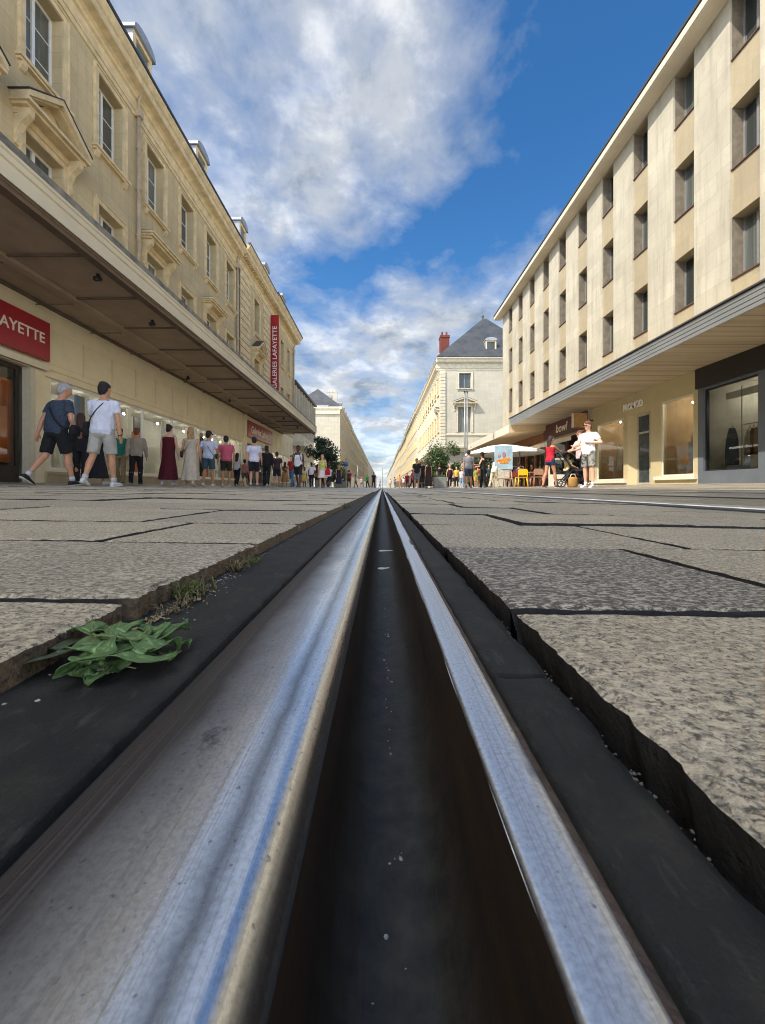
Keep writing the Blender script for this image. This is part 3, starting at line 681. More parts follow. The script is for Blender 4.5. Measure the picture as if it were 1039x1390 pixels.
def window_proto(wd,ht,rows=3,cols=2,fw=.07,mat=None,transom=None,depth=.05):
    """frame and bars as one mesh, pane as its child; origin bottom left, facing -y"""
    mb=MB(); b=.028
    mb.box(0,fw,0,depth,0,ht); mb.box(wd-fw,wd,0,depth,0,ht); mb.box(fw,wd-fw,0,depth,0,fw); mb.box(fw,wd-fw,0,depth,ht-fw,ht)
    for i in range(1,cols):
        x=wd*i/cols; mb.box(x-fw*.7,x+fw*.7,-.012,depth-.01,fw,ht-fw)
    for j in range(1,rows):
        z=ht*j/rows
        for i in range(cols):
            xa=fw if i==0 else wd*i/cols+fw*.7; xb=wd-fw if i==cols-1 else wd*(i+1)/cols-fw*.7
            mb.box(xa,xb,.008,depth-.012,z-b/2,z+b/2)
    m=mb.mesh('window'); m.materials.append(mat or M_WHITE)
    q=MB().quad((fw,.03,fw),(wd-fw,.03,fw),(wd-fw,.03,ht-fw),(fw,.03,ht-fw)); p=q.mesh('pane'); p.materials.append(M_PANE)
    return (m,p)
def put_window(fr,proto,at,name='window'):
    o=bpy.data.objects.new(name,proto[0]); link(o,fr.root); fr.put(o,at)
    p=bpy.data.objects.new('pane',proto[1]); link(p,o); return o
def mesh_part(fr,mesh,name,at,parent=None):
    o=bpy.data.objects.new(name,mesh); link(o,parent or fr.root)
    if parent is None: fr.put(o,at)
    return o
def mk(mb,mat,name='m'):
    m=mb.mesh(name)
    for q in (mat if isinstance(mat,(list,tuple)) else [mat]): m.materials.append(q)
    return m
def surround_mesh(w,h,b=.15,p=.055,sill=True,br=True,mat=None):
    mb=MB(); 
    mb.box(-b,0,-p,.0,0,h+b); mb.box(w,w+b,-p,.0,0,h+b); mb.box(0,w,-p,.0,h,h+b)
    mb.box(-b-.03,-b,-p-.03,0,0,h+b+.03); mb.box(w+b,w+b+.03,-p-.03,0,0,h+b+.03); mb.box(-b,w+b,-p-.03,0,h+b,h+b+.03)
    if sill:
        mb.box(-b-.1,w+b+.1,-.16,.25,-.09,0); mb.box(-b-.06,w+b+.06,-.11,0,-.15,-.09)
        if br:
            for x in (-b+.0,w+b-.14): mb.prism_yz([(-.12,-.15),(-.11,-.24),(-.05,-.33),(0,-.36),(0,-.15)],x,x+.14)
    return mk(mb,mat or M_TRIM_L)
def console(mb,x,z0,z1,p,w=.16):
    h=z1-z0
    mb.prism_yz([(0,z0),(-.05,z0),(-.10,z0+h*.12),(-.07,z0+h*.35),(-p*.45,z0+h*.6),(-p*.95,z0+h*.8),(-p,z0+h*.93),(-p,z1),(0,z1)],x,x+w)
def pediment_mesh(w,tri=True,mat=None,p=.5,h=.85,over=.42):
    """hood over a window: origin at the opening's top-left corner"""
    mb=MB(); a=-over; b=w+over; z0=.32
    mb.box(a+.12,b-.12,-.10,0,.17,z0)                      # frieze
    mb.box(a+.05,b-.05,-p*.8,0,z0,z0+.07); mb.box(a,b,-p,0,z0+.07,z0+.15)
    for x in (a+.14,b-.30): console(mb,x,-.55,z0,p*.78)
    if tri:
        m=(a+b)/2; t=.15; zt=z0+.15
        mb.prism_xz([(a,zt+.003),(m,zt+h-t),(m,zt+h),(a-.0,zt+t)],-p-.02,0)
        mb.prism_xz([(b,zt+.003),(b,zt+t),(m,zt+h),(m,zt+h-t)],-p-.02,0)
        mb.prism_xz([(a+.3,zt+.005),(b-.3,zt+.005),(m,zt+h-t-.02)],-.14,0)
        mb.prism_xz([(a+.1,zt+.06),(m,zt+h-t-.07),(m,zt+h-t),(a,zt+.01)],-p*.8,-.14)
        mb.prism_xz([(b-.1,zt+.06),(b,zt+.01),(m,zt+h-t),(m,zt+h-t-.07)],-p*.8,-.14)
        n=len(mb.f)
        mb.prism_xz([(a-.03,zt+t),(m,zt+h),(m,zt+h+.03),(a-.03,zt+t+.03)],-p-.04,0,mi=1)
        mb.prism_xz([(b+.03,zt+t),(b+.03,zt+t+.03),(m,zt+h+.03),(m,zt+h)],-p-.04,0,mi=1)
    else:
        mb.box(a-.05,b+.05,-p-.06,0,z0+.15,z0+.22); mb.box(a-.03,b+.03,-p-.03,0,z0+.22,z0+.245,mi=1)
    return mk(mb,[mat or M_TRIM_L,M_GUTTER])
CORN=[(0,13.55),(-.04,13.55),(-.04,13.72),(-.07,13.72),(-.07,13.80),(-.02,13.82),(-.02,14.18),(-.09,14.22),(-.12,14.30),(-.20,14.36),(-.42,14.42),(-.44,14.46),(-.44,14.64),(-.50,14.68),(-.56,14.78),(-.60,14.84),(-.60,14.90),(0,14.93)]
def cornice(fr,prof,x0,x1,mat,name='cornice',sy=1,sz=0):
    mb=MB(); mb.prism_yz([(y*sy,z+sz) for y,z in prof],x0,x1); return fr.part(mb,name,mat)
def room(fr,x0,x1,z0,z1,dep,mats,name='shop_interior',back=None):
    """inside of a shop seen through its window"""
    mb=MB(); y0=.12
    mb.quad((x0,dep,z0),(x1,dep,z0),(x1,dep,z1),(x0,dep,z1),0)
    mb.quad((x0,y0,z0),(x0,dep,z0),(x0,dep,z1),(x0,y0,z1),1); mb.quad((x1,dep,z0),(x1,y0,z0),(x1,y0,z1),(x1,dep,z1),1)
    mb.quad((x0,y0,z0),(x1,y0,z0),(x1,dep,z0),(x0,dep,z0),2); mb.quad((x0,dep,z1),(x1,dep,z1),(x1,y0,z1),(x0,y0,z1),1)
    return fr.part(mb,name,mats)
M_IN1=mat_plain('display_backdrop',(.85,.83,.76),.7,var=.15,scale=.8); M_IN2=mat_plain('interior_wall',(.55,.50,.40),.8,var=.2,scale=.8); M_IN3=mat_plain('interior_floor',(.20,.15,.10),.4,var=.2,scale=2)
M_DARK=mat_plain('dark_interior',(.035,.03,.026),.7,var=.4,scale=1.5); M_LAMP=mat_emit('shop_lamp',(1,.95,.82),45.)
M_ORANGE=mat_plain('orange_panel',(.65,.16,.03),.6,var=.35,scale=1.2); M_RED=mat_plain('red_enamel',(.33,.012,.02),.35,var=.12,scale=1.5)
M_LETTER=mat_plain('cream_letter',(.80,.72,.58),.5,var=.05)
# ================================================================== LEFT: stone-fronted store
LB=empty('stone_store',(-9,20,0),0,'long cream stone store on the left with a deep canopy, pedimented windows and red signs','building')
fl=Frame(LB,-9,0,pi/2)            # local x = distance down the street
wu=window_proto(1.2,2.4,3); wl=window_proto(1.2,2.6,3)
su=surround_mesh(1.2,2.4); sl_=surround_mesh(1.2,2.6,sill=False)
pt=pediment_mesh(1.2,True); pf=pediment_mesh(1.2,False)
bays=[(10.59+2.58*k,k) for k in range(-6,6)]
holes=[]
for c,kk in bays: holes+=[(c-.6,c+.6,10.8,13.2),(c-.6,c+.6,6.45,9.05)]
mb=sheet_holes(MB(),-20,24.7,5.0,14.2,holes,0,.36); fl.part(mb,'wall',M_WALL_L)
for c,kk in bays:
    put_window(fl,wu,(c-.6,.30,10.8)); put_window(fl,wl,(c-.6,.30,6.45))
    mesh_part(fl,su,'window_surround',(c-.6,0,10.8)); mesh_part(fl,sl_,'window_surround',(c-.6,0,6.45))
    if kk in (-3,-1,0): mesh_part(fl,pt,'pediment',(c-.6,0,9.05))
    elif kk in (2,4): mesh_part(fl,pf,'window_hood',(c-.6,0,9.05))
cornice(fl,CORN,-20,24.62,M_TRIM_L)
# pavilion with rusticated pilasters
holes=[(27.4,28.6,10.8,13.2),(27.4,28.6,6.45,9.05)]
mb=sheet_holes(MB(),24.7,31.3,5.0,14.4,holes,-.15,.48); mb.box(24.7,24.7,-.15,0,5,14.4); mb.quad((24.7,0,5),(24.7,-.15,5),(24.7,-.15,14.4),(24.7,0,14.4)); mb.quad((31.3,-.15,5),(31.3,0,5),(31.3,0,14.4),(31.3,-.15,14.4))
fl.part(mb,'pavilion_wall',M_WALL_L)
for a,b in ((24.75,26.5),(29.55,31.25)):
    mb=MB(); z=5.1
    while z<13.5: mb.box(a,b,-.23,-.152,z,z+.37); z+=.43
    fl.part(mb,'rusticated_pilaster',M_TRIM_L,bevel=.015)
put_window(fl,wu,(27.4,.25,10.8)); put_window(fl,wl,(27.4,.25,6.45)); mesh_part(fl,su,'window_surround',(27.4,-.15,10.8)); mesh_part(fl,sl_,'window_surround',(27.4,-.15,6.45)); mesh_part(fl,pt,'pediment',(27.4,-.15,9.05))
P2=[(y*1.15-.15,z+.1+(z-13.55)*.12) for y,z in CORN]; P2[0]=(0,P2[0][1]); P2[-1]=(0,P2[-1][1])
mb=MB(); mb.prism_yz(P2,24.66,31.35); fl.part(mb,'cornice',M_TRIM_L)
holes=[]
for c in (33.2,35.6,38.0): holes+=[(c-.55,c+.55,10.9,13.2),(c-.55,c+.55,6.45,9.0)]
mb=sheet_holes(MB(),31.3,40.2,5.0,14.5,holes,-.02,.38); fl.part(mb,'wall',M_WALL_L)
w3=window_proto(1.1,2.3,3); w4=window_proto(1.1,2.55,3); s3=surround_mesh(1.1,2.3); s4=surround_mesh(1.1,2.55,sill=False)
for c in (33.2,35.6,38.0):
    put_window(fl,w3,(c-.55,.28,10.9)); put_window(fl,w4,(c-.55,.28,6.45)); mesh_part(fl,s3,'window_surround',(c-.55,-.02,10.9)); mesh_part(fl,s4,'window_surround',(c-.55,-.02,6.45))
P3=[(y*1.35,z+.35+(z-13.55)*.1) for y,z in CORN]
mb=MB(); mb.prism_yz(P3,31.38,40.9); fl.part(mb,'cornice',M_TRIM_L)
mb=MB(); x=24.8
while x<31.2: mb.box(x,x+.12,-.60,-.3,14.48,14.62); x+=.24
x=31.5
while x<40.7: mb.box(x,x+.12,-.56,-.2,14.72,14.86); x+=.24
fl.part(mb,'dentils',M_TRIM_L)
# end wall, roof, gutter
mb=MB(); mb.quad((40.2,-.02,0),(40.2,13,0),(40.2,13,15.1),(40.2,-.02,15.1)); mb.quad((-20,13,0),(-20,0,0),(-20,0,15),(-20,13,15)); fl.part(mb,'end_wall',M_WALL_L)
mb=MB(); mb.prism_yz([(-.50,14.95),(-.1,14.98),(1.1,16.7),(6.0,17.9),(12.9,15.0)],-20,31.3); mb.prism_yz([(-.7,15.45),(-.2,15.47),(1.1,16.9),(6,18.),(12.9,15.0)],31.32,40.6); fl.part(mb,'roof',M_SLATE)
mb=MB(); mb.box(-20,24.6,-.64,-.5,14.92,15.02); mb.box(24.6,31.36,-.86,-.72,15.16,15.25); mb.box(31.36,40.95,-.86,-.74,15.40,15.5); fl.part(mb,'gutter',M_GUTTER)
def dormer_mesh(w=1.15,h=.95):
    mb=MB(); mb.box(0,.16,0,.9,0,h,0); mb.box(w-.16,w,0,.9,0,h,0); mb.box(.16,w-.16,0,.9,h-.16,h,0); mb.box(.16,w-.16,0,.9,0,.1,0)
    mb.box(.16,w-.16,.08,.12,.1,h-.16,2)
    pts=[(-.1,h),(-.1,h+.06)]+[(w/2+ (w/2+.1)*cos(R(a)),h+.06+.34*sin(R(a))) for a in range(170,9,-20)]+[(w+.1,h+.06),(w+.1,h)]
    mb.prism_xz(pts,-.1,1.1,1)
    mb.prism_yz([(.02,.0),(.9,0),(.9,h),(.02,h)],-.02,0,1); mb.prism_yz([(.02,.0),(.9,0),(.9,h),(.02,h)],w,w+.02,1)
    return mk(mb,[M_TRIM_L,M_ZINC,M_PANE])
dm=dormer_mesh()
for d,y,z in ((4.6,.0,15.75),(9.9,.0,15.75),(14.4,.0,15.75),(19.3,.0,15.75),(24.9,-.1,15.85),(30.0,-.1,15.9),(35.2,-.1,16.1)): mesh_part(fl,dm,'dormer',(d,y,z))
# downpipes
for d in (14.5,24.45,39.95):
    mb=MB(); mb.tube([(d,-.13,5.5),(d,-.13,13.6)],.07,8); mb.box(d-.1,d+.1,-.25,-.03,13.55,13.8)
    mb.tube([(d,-.13,13.8),(d,-.13,14.2),(d,-.35,14.6)],.05,8)
    for z in (6.3,7.6,9.2,10.9,12.4): mb.tube([(d,-.13,z),(d,-.13,z+.07)],.095,8)
    fl.part(mb,'downpipe',M_PIPE)
# ---- canopy
C1=36.0
mb=MB(); mb.prism_yz([(0,4.96),(-2.98,4.96),(-2.98,5.30),(0,5.45)],-20,C1-.05); can=fl.part(mb,'canopy',M_SOFFIT)
mb=MB(); mb.prism_yz([(-2.985,5.0),(-3.06,4.96),(-3.06,5.23),(-3.09,5.25),(-3.09,5.31),(-3.05,5.33),(-3.05,5.38),(-3.08,5.40),(-3.08,5.45),(-2.99,5.46),(-2.985,5.3)],-20,C1)
mb.box(C1-.045,C1,-2.98,0,4.96,5.46); mb.build('fascia',M_FASCIA,can)
mb=MB(); mb.box(-20,C1,-3.07,-2.85,5.463,5.60); mb.build('weathered_upstand',M_PARA,can)
mb=MB(); mb.box(-20,C1-.1,-2.97,-2.78,4.86,4.957); mb.box(-20,C1-.1,-.09,-.003,4.88,4.957); mb.build('soffit_edge_beam',M_BEAM,can)
mb=MB(); mb.box(-20,C1-.1,-1.15,-.95,4.86,4.957); mb.build('soffit_rib',M_SOFFIT,can)
mb=MB(); x=.7
while x<C1-.6: mb.box(x,x+.05,-2.78,-1.15,4.91,4.956); mb.tube([(x+.02,-1.05,4.78),(x+.02,-.10,4.78)],.018,6); x+=1.9
mb.build('cross_ribs',M_BEAM,can)
M_BLACK=mat_plain('black_metal',(.02,.02,.02),.5,var=.2)
for x,y in ((6.3,-2.35),(9.1,-2.5),(11.6,-2.3),(17.4,-.5),(21.9,-.6),(27.5,-2.2),(31.5,-2.3)):
    mb=MB(); mb.box(x-.03,x+.03,y-.03,y+.03,4.87,4.953); mb.tube([(x-.1,y,4.80),(x+.06,y-.02,4.86)],[.055,.045],8); mb.build('spotlight',M_BLACK,can)
# ---- shopfront wall under the canopy
sh=[(3.0,10.3,.2,3.15),(10.78,25.6,.58,3.02),(26.4,31.9,.2,3.05),(32.4,39.8,.6,3.0)]
mb=sheet_holes(MB(),-20,40.2,-.1,5.0,sh,0,.16); fl.part(mb,'shopfront_wall',M_CREAM)
mb=MB(); mb.box(10.62,25.75,-.05,-.002,3.04,3.20); mb.box(10.62,25.75,-.03,-.002,3.25,3.32); mb.box(32.3,39.9,-.05,-.002,3.02,3.16); fl.part(mb,'lintel_moulding',M_CREAM)
def panel(fr,x0,x1,z0,z1):
    mb=MB(); t=.022
    mb.box(x0,x1,-.012,-.001,z0,z0+t); mb.box(x0,x1,-.012,-.001,z1-t,z1); mb.box(x0,x0+t,-.012,-.001,z0+t,z1-t); mb.box(x1-t,x1,-.012,-.001,z0+t,z1-t)
    mb.box(x1+.015,x1+.028,-.004,-.001,z0-.05,z1+.02,1)
    return fr.part(mb,'wall_panel',[M_CREAM,M_BEAM])
x=10.72
while x<25.2: panel(fl,x,x+1.22,3.42,4.34); x+=1.28
x=32.6
while x<39.5: panel(fl,x,x+1.22,3.42,4.34); x+=1.28
mb=MB(); mb.box(25.75,26.2,-.12,-.001,.0,4.9); fl.part(mb,'pilaster',M_CREAM,bevel=.01)
mb=MB(); mb.box(10.6,25.7,-.06,-.002,-.05,.42); mb.box(10.6,25.7,-.09,-.002,.42,.50); mb.box(32.3,39.9,-.06,-.002,-.05,.5); fl.part(mb,'stone_plinth',mat_plain('beige_plinth',(.42,.33,.20),.8,var=.2,scale=2,bump=.2))
def display(fr,x0,x1,z0,z1,n,matf,dep=1.7,lamps=True,mats=None):
    room(fr,x0-.05,x1+.05,z0-.02,z1+.1,dep,mats or [M_IN1,M_IN2,M_IN3])
    st=(x1-x0)/n
    for i in range(n):
        a=x0+i*st; b=a+st
        mb=MB(); f=.045
        mb.box(a,a+f,.02,.1,z0,z1); mb.box(b-f,b,.02,.1,z0,z1); mb.box(a+f,b-f,.02,.1,z0,z0+f); mb.box(a+f,b-f,.02,.1,z1-f,z1)
        o=fr.part(mb,'display_window',matf)
        q=MB().quad((a+f,.06,z0+f),(b-f,.06,z0+f),(b-f,.06,z1-f),(a+f,.06,z1-f)); q.build('pane',M_GLASS,o)
    if lamps:
        m=MB().ball((0,0,0),.036,8,6)
        lm=mk(m,M_LAMP)
        x=x0+.7
        while x<x1: mesh_part(fr,lm,'interior_lamp',(x,.55+.3*((x*7)%1),z1-.18)); x+=1.15
display(fl,10.78,25.6,.58,3.02,7,M_WHITE)
display(fl,32.4,39.8,.6,3.0,4,M_WHITE)
# backdrops and panels in the windows
random.seed(11)
for i,(a,b,z0,z1,y,m) in enumerate([(11.3,12.0,.6,2.7,.9,M_IN1),(12.6,12.9,.6,3.0,.5,M_WHITE),(15.1,15.8,.62,2.2,.5,M_ORANGE),(15.9,16.5,.62,2.9,.9,M_DARK),(18.0,18.5,.62,2.6,.6,M_WHITE),(19.6,20.4,.62,2.0,.7,M_IN2),(21.4,21.9,.62,2.6,.6,M_ORANGE),(23.0,24.1,.62,2.4,.8,M_WHITE),(13.7,14.4,.62,2.4,1.1,M_IN2),(12.15,12.5,.62,2.9,.35,M_DARK),(14.55,14.75,.62,2.95,.3,M_WHITE),(16.8,17.1,.62,2.9,.3,M_WHITE),(17.4,17.8,.62,2.4,.5,M_DARK),(18.9,19.2,.62,2.9,.3,M_WHITE),(20.6,20.9,.62,2.9,.4,M_DARK),(22.2,22.6,.62,2.9,.35,M_WHITE),(24.4,24.8,.62,2.8,.4,M_DARK),(11.0,11.15,.62,2.95,.3,M_WHITE)]):
    mb=MB(); mb.box(a,b,y,y+.06,z0,z1); o=fl.part(mb,'display_panel',m)
M_PLANT=mat_plain('display_greenery',(.05,.10,.03),.6,var=.6,scale=12)
# entrance 1 (doors at the picture's left edge)
M_BRONZE=mat_plain('dark_bronze_frame',(.045,.035,.028),.4,.3,var=.2); M_POST=mat_plain('cream_post',(.58,.52,.38),.5,var=.08)
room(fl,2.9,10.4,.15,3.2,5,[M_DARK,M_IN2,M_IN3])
for a,b in ((3.0,4.8),(4.8,6.6),(6.6,8.4),(8.4,9.25),(9.25,10.12)):
    mb=MB(); f=.07
    mb.box(a,a+f,.25,.32,.2,3.15); mb.box(b-f,b,.25,.32,.2,3.15); mb.box(a+f,b-f,.25,.32,3.05,3.15); mb.box(a+f,b-f,.25,.32,.2,.62)
    o=fl.part(mb,'door',M_BRONZE); MB().quad((a+f,.28,.62),(b-f,.28,.62),(b-f,.28,3.05),(a+f,.28,3.05)).build('pane',M_GLASS,o)
mb=MB(); mb.box(10.16,10.30,-.02,.2,.15,3.16); fl.part(mb,'door_post',M_POST)
mb=MB(); mb.box(9.72,10.12,.42,.46,.7,2.8); fl.part(mb,'display_panel',M_ORANGE)
mb=MB(); mb.box(3,10.62,-.12,-.001,3.17,3.34); fl.part(mb,'door_lintel',M_FASCIA)
# entrance 2
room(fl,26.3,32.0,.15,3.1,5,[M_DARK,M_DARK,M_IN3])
for a,b in ((26.4,28.2),(28.2,30.1),(30.1,31.9)):
    mb=MB(); f=.08
    mb.box(a,a+f,.1,.15,.2,3.05); mb.box(b-f,b,.1,.15,.2,3.05); mb.box(a+f,b-f,.1,.15,2.9,3.05); mb.box(a+f,b-f,.1,.15,.2,.4)
    o=fl.part(mb,'door',M_BRONZE); MB().quad((a+f,.12,.4),(b-f,.12,.4),(b-f,.12,2.9),(a+f,.12,2.9)).build('pane',M_GLASS,o)
# ---- red signs (things)
def sign_board(name,label,x0,x1,z0,z1,yout,frame,txt,tx0,tx1,tz0,tz1,matb=M_RED,matt=M_LETTER,grp=None,shear=0.,bold=.01):
    fx,fy,frz=frame
    r=empty(name,(fx+rot(frz,(x0,0))[0],fy+rot(frz,(x0,0))[1],z0),frz,label,'sign',grp)
    mb=MB(); mb.box(0,x1-x0,-yout,-.055 if yout>.06 else -.004,0,z1-z0); mb.build('board',matb,r,bevel=.006)
    if txt: text_mesh(txt,tx1-tx0,tz1-tz0,.012,matt,'lettering',r,(tx0-x0,-yout-.008,tz0-z0),bold=bold,shear=shear)
    return r
sign_board('shop_sign','red sign board with cream lettering over the doors at the left edge',4.2,10.6,3.42,4.44,.15,(-9,0,pi/2),'GALERIES LAFAYETTE',7.02,10.42,3.84,4.11)
sign_board('shop_sign','wide red sign board under the left canopy, above the second entrance',26.3,32.1,3.48,4.55,.15,(-9,0,pi/2),'Galeries Lafayette',26.9,31.5,3.62,4.28,shear=.25,bold=.02)
b=empty('banner_sign',(-9,31.9,7.75),0,'tall vertical red banner with white letters sticking out of the left stone facade','sign')
mb=MB(); mb.box(.06,.72,-.06,.06,0,6.15); mb.build('board',M_RED,b,bevel=.01)
mb=MB(); mb.box(-.02,.08,-.03,.03,.5,.58); mb.box(-.02,.08,-.03,.03,5.5,5.58); mb.build('bracket',M_BLACK,b)
text_mesh('GALERIES LAFAYETTE',5.0,.34,.012,mat_plain('white_letter',(.8,.78,.74),.5,var=.03),'lettering',b,(.56,-.068,.25),rot=(pi/2,-pi/2,0),bold=.012)
# ================================================================== low annex after the store
AB=empty('finned_annex',(-9.1,46,0),0,'low pale annex with vertical fins just past the end of the left store','building')
fa=Frame(AB,-9.1,0,pi/2)
M_PALE_L=mat_plain('pale_render',(.56,.50,.38),.8,var=.12,scale=1,bump=.1)
hs_=[(41.2+1.45*i,42.2+1.45*i,7.0,10.0) for i in range(8)]
mb=sheet_holes(MB(),40.2,52.9,0,10.8,hs_+[(40.6,52.4,.6,3.2)],0,.25); mb.quad((52.9,0,0),(52.9,12,0),(52.9,12,10.8),(52.9,0,10.8)); mb.quad((40.2,0,10.8),(52.9,0,10.8),(52.9,12,10.8),(40.2,12,10.8)); fa.part(mb,'wall',M_PALE_L)
wa=window_proto(1.0,3.0,2,1)
for h in hs_: put_window(fa,wa,(h[0],.2,7.0))
for i in range(9):
    mb=MB(); mb.box(40.95+1.45*i,41.1+1.45*i,-.28,-.002,6.0,10.6); fa.part(mb,'fin',M_PALE_L)
mb=MB(); mb.box(40.2,53.1,-.4,0,10.8,11.0); fa.part(mb,'roof_edge',M_GUTTER)
mb=MB(); mb.box(40.2,52.9,-1.2,-.002,4.3,4.7); fa.part(mb,'canopy',M_FASCIA)
for a in (40.6,44.5,48.5):
    mb=MB(); f=.06; b2=a+3.9
    mb.box(a,a+f,.1,.15,.6,3.2); mb.box(b2-f,b2,.1,.15,.6,3.2); mb.box(a+f,b2-f,.1,.15,3.1,3.2); o=fa.part(mb,'display_window',M_WHITE); MB().quad((a+f,.12,.6),(b2-f,.12,.6),(b2-f,.12,3.1),(a+f,.12,3.1)).build('pane',M_PANE,o)
# ================================================================== street rows farther off
M_FARWIN=None
def far_window_mesh(w=1.15,h=2.2,trim=M_TRIM_L):
    mb=MB(); mb.box(0,w,-.02,-.004,0,h,1); mb.box(-.14,0,-.09,0,-.05,h+.14); mb.box(w,w+.14,-.09,0,-.05,h+.14); mb.box(0,w,-.09,0,h,h+.14); mb.box(-.2,w+.2,-.16,0,-.16,-.05)
    mb.box(w/2-.03,w/2+.03,-.035,-.021,0,h); mb.box(0,w,-.03,-.021,h*.33,h*.33+.04); mb.box(0,w,-.03,-.021,h*.66,h*.66+.04)
    return mk(mb,[trim,M_PANE])
M_TRIM_R=mat_plain('pale_limestone',(.62,.56,.42),.8,var=.15,scale=3,bump=.2,bscale=30)
M_WALL_R=mat_masonry('pale_ashlar_right',(.60,.555,.44),(.54,.50,.39),1.2,.42,.006,.75,.22)
M_WALL_F=mat_masonry('pale_ashlar_far',(.60,.55,.43),(.54,.49,.38),1.2,.42,.006,.75,.3)
M_BRICK=mat_masonry('red_chimney_brick',(.20,.042,.024),(.15,.032,.02),.24,.08,.008,.6,.3,streak=False)
fwm=far_window_mesh()
M_SHOPDARK=mat_plain('far_shop_glass',(.05,.05,.05),.15,var=.5,scale=.6)
def row_house(side,xw,d0,d1,ze,label,dw=2.6,rows=3,roof=3.6,chims=2,windows=True,endwall=True,dep=11,dorm=True,wall=M_WALL_F,trim=M_TRIM_R,front=True):
    rz=pi/2 if side<0 else -pi/2
    r=empty('terrace_building',(xw,(d0+d1)/2,0),0,label,'building','stone terraces receding down the street')
    L=d1-d0
    fr=Frame(r,xw,d0 if side<0 else d1,rz)
    mb=MB(); mb.box(0,L,.0,dep,-.3,ze); fr.part(mb,'wall',wall)
    mb=MB(); mb.prism_yz([(-.02,ze-1.1),(-.07,ze-1.1),(-.07,ze-.9),(-.02,ze-.9),(-.02,ze-.62),(-.2,ze-.5),(-.5,ze-.42),(-.55,ze-.12),(-.65,ze),(0.2,ze+.05)],-.0 if not front or side>0 else -.6,L+(.6 if front and side>0 else 0)); fr.part(mb,'cornice',trim)
    mb=MB(); e0=0; mid=dep/2
    vs=[(-.0,-.6,ze+.03),(L,-.6,ze+.03),(L,dep,ze+.03),(0,dep,ze+.03)]
    hp=min(4.5,L*.4)
    vs+=[(hp if side<0 else 1.0,mid,ze+roof),(L-(hp if side>0 else 1.0),mid,ze+roof)]
    mb.add(vs,[(0,1,5,4),(1,2,5),(2,3,4,5),(3,0,4)]); fr.part(mb,'roof',M_SLATE)
    if windows:
        n=max(1,int((L-1)/dw)); off=(L-(n-1)*dw)/2-.57
        zs=[ze-3.9,ze-7.7,ze-11.6][:rows]
        for i in range(n):
            for z in zs: mesh_part(fr,fwm,'window',(off+i*dw,0,z))
            if dorm and i%2==0: mesh_part(fr,dm,'dormer',(off+i*dw,-.1,ze+.25))
        mb=MB(); mb.box(0,L,-.12,-.002,4.6,4.9); fr.part(mb,'string_course',trim)
        i=0; a=.4
        while a<L-3.2:
            mb=MB(); mb.box(a,a+3.4,-.03,-.003,.3,3.4); fr.part(mb,'shop_window',M_SHOPDARK); a+=4.2
    for c in range(chims):
        x=(c+.6)*L/(chims+.2); mb=MB(); mb.box(x,x+.7,2.2,4.6,ze+.5,ze+roof+1.3); mb.box(x-.06,x+.76,2.1,4.7,ze+roof+1.3,ze+roof+1.45)
        for q in (2.6,3.4,4.2): mb.tube([(x+.35,q,ze+roof+1.45),(x+.35,q,ze+roof+1.95)],.12,6)
        fr.part(mb,'chimney',M_BRICK if side>0 else M_WALL_F)
    return r,fr
# left row
r,fr=row_house(-1,-9,85,112,17.3,'pale corner building with blank end wall and grey hipped roof, on the left',dw=2.7,roof=5.0,chims=1)
mb=MB(); mb.box(-16,-9.02,84.7,84.97,17.0-1.2,17.35); mb.box(-16,-9.0,84.5,84.97,16.9,17.32); o=mb.build('end_cornice',M_TRIM_R,r); o.location=(9,-98.5,0)
mb=MB(); mb.prism_yz([(84.6,17.36),(92,17.36),(92,21.5)],-20,-11.5); o=mb.build('roof',M_ZINC,r); o.location=(9,-98.5,0)
heads=[(112,150,16.6),(150,196,16.9),(196,250,16.3),(250,330,16.7),(330,450,16.5),(450,640,16.7)]
nm=['second','third','fourth','fifth','sixth','farthest']
for i,(a,b,z) in enumerate(heads):
    row_house(-1,-9-(.15 if i%2 else 0),a,b-.2,z,f'{nm[i]} stone terrace building of the receding left row',windows=(i<3),chims=2,roof=3.4 if i%2 else 4.0)
for i,(a,b,z) in enumerate([(86,125,16.7),(125,168,16.4),(168,230,16.9),(230,320,16.5),(320,440,16.7),(440,640,16.5)]):
    row_house(1,7.6+(.12 if i%2 else 0),a,b-.2,z,f'{nm[i]} stone terrace building of the receding right row',windows=(i<3),chims=2,roof=3.8)
# ================================================================== right corner building with slate pavilion roof
RC=empty('corner_house',(7.6,51,0),0,'cream corner house with steep slate roof, dormer and red brick chimney, right','building')
ff=Frame(RC,7.6,51,0); fs=Frame(RC,7.6,86,-pi/2)
D=51; xf=lambda px: X(px,D)-7.6; zf_=lambda py: Z(py,D)
W1=(xf(623.5),xf(639.5),zf_(527),zf_(506.5)); W2=(xf(622),xf(639.5),zf_(587),zf_(552.5))
mb=sheet_holes(MB(),0,13,-.2,15.7,[W1,W2,(3.4,6.4,.4,3.3),(7.4,10.4,.4,3.3)],0,.3); ff.part(mb,'wall',M_WALL_R)
for Wn,rw in ((W1,2),(W2,3)):
    wp=window_proto(Wn[1]-Wn[0],Wn[3]-Wn[2],rw,2,.05,mat_plain('grey_blue_frame',(.22,.27,.30),.5)); put_window(ff,wp,(Wn[0],.22,Wn[2]))
    mesh_part(ff,surround_mesh(Wn[1]-Wn[0],Wn[3]-Wn[2],.22,.08,sill=(rw==2),mat=M_TRIM_R),'window_surround',(Wn[0],0,Wn[2]))
mesh_part(ff,pediment_mesh(W2[1]-W2[0],True,M_TRIM_R,p=.6,h=.75,over=.7),'pediment',(W2[0],0,W2[3]))
M_SG=mat_plain('shop_glass_dark',(.05,.06,.06),.1,var=.4)
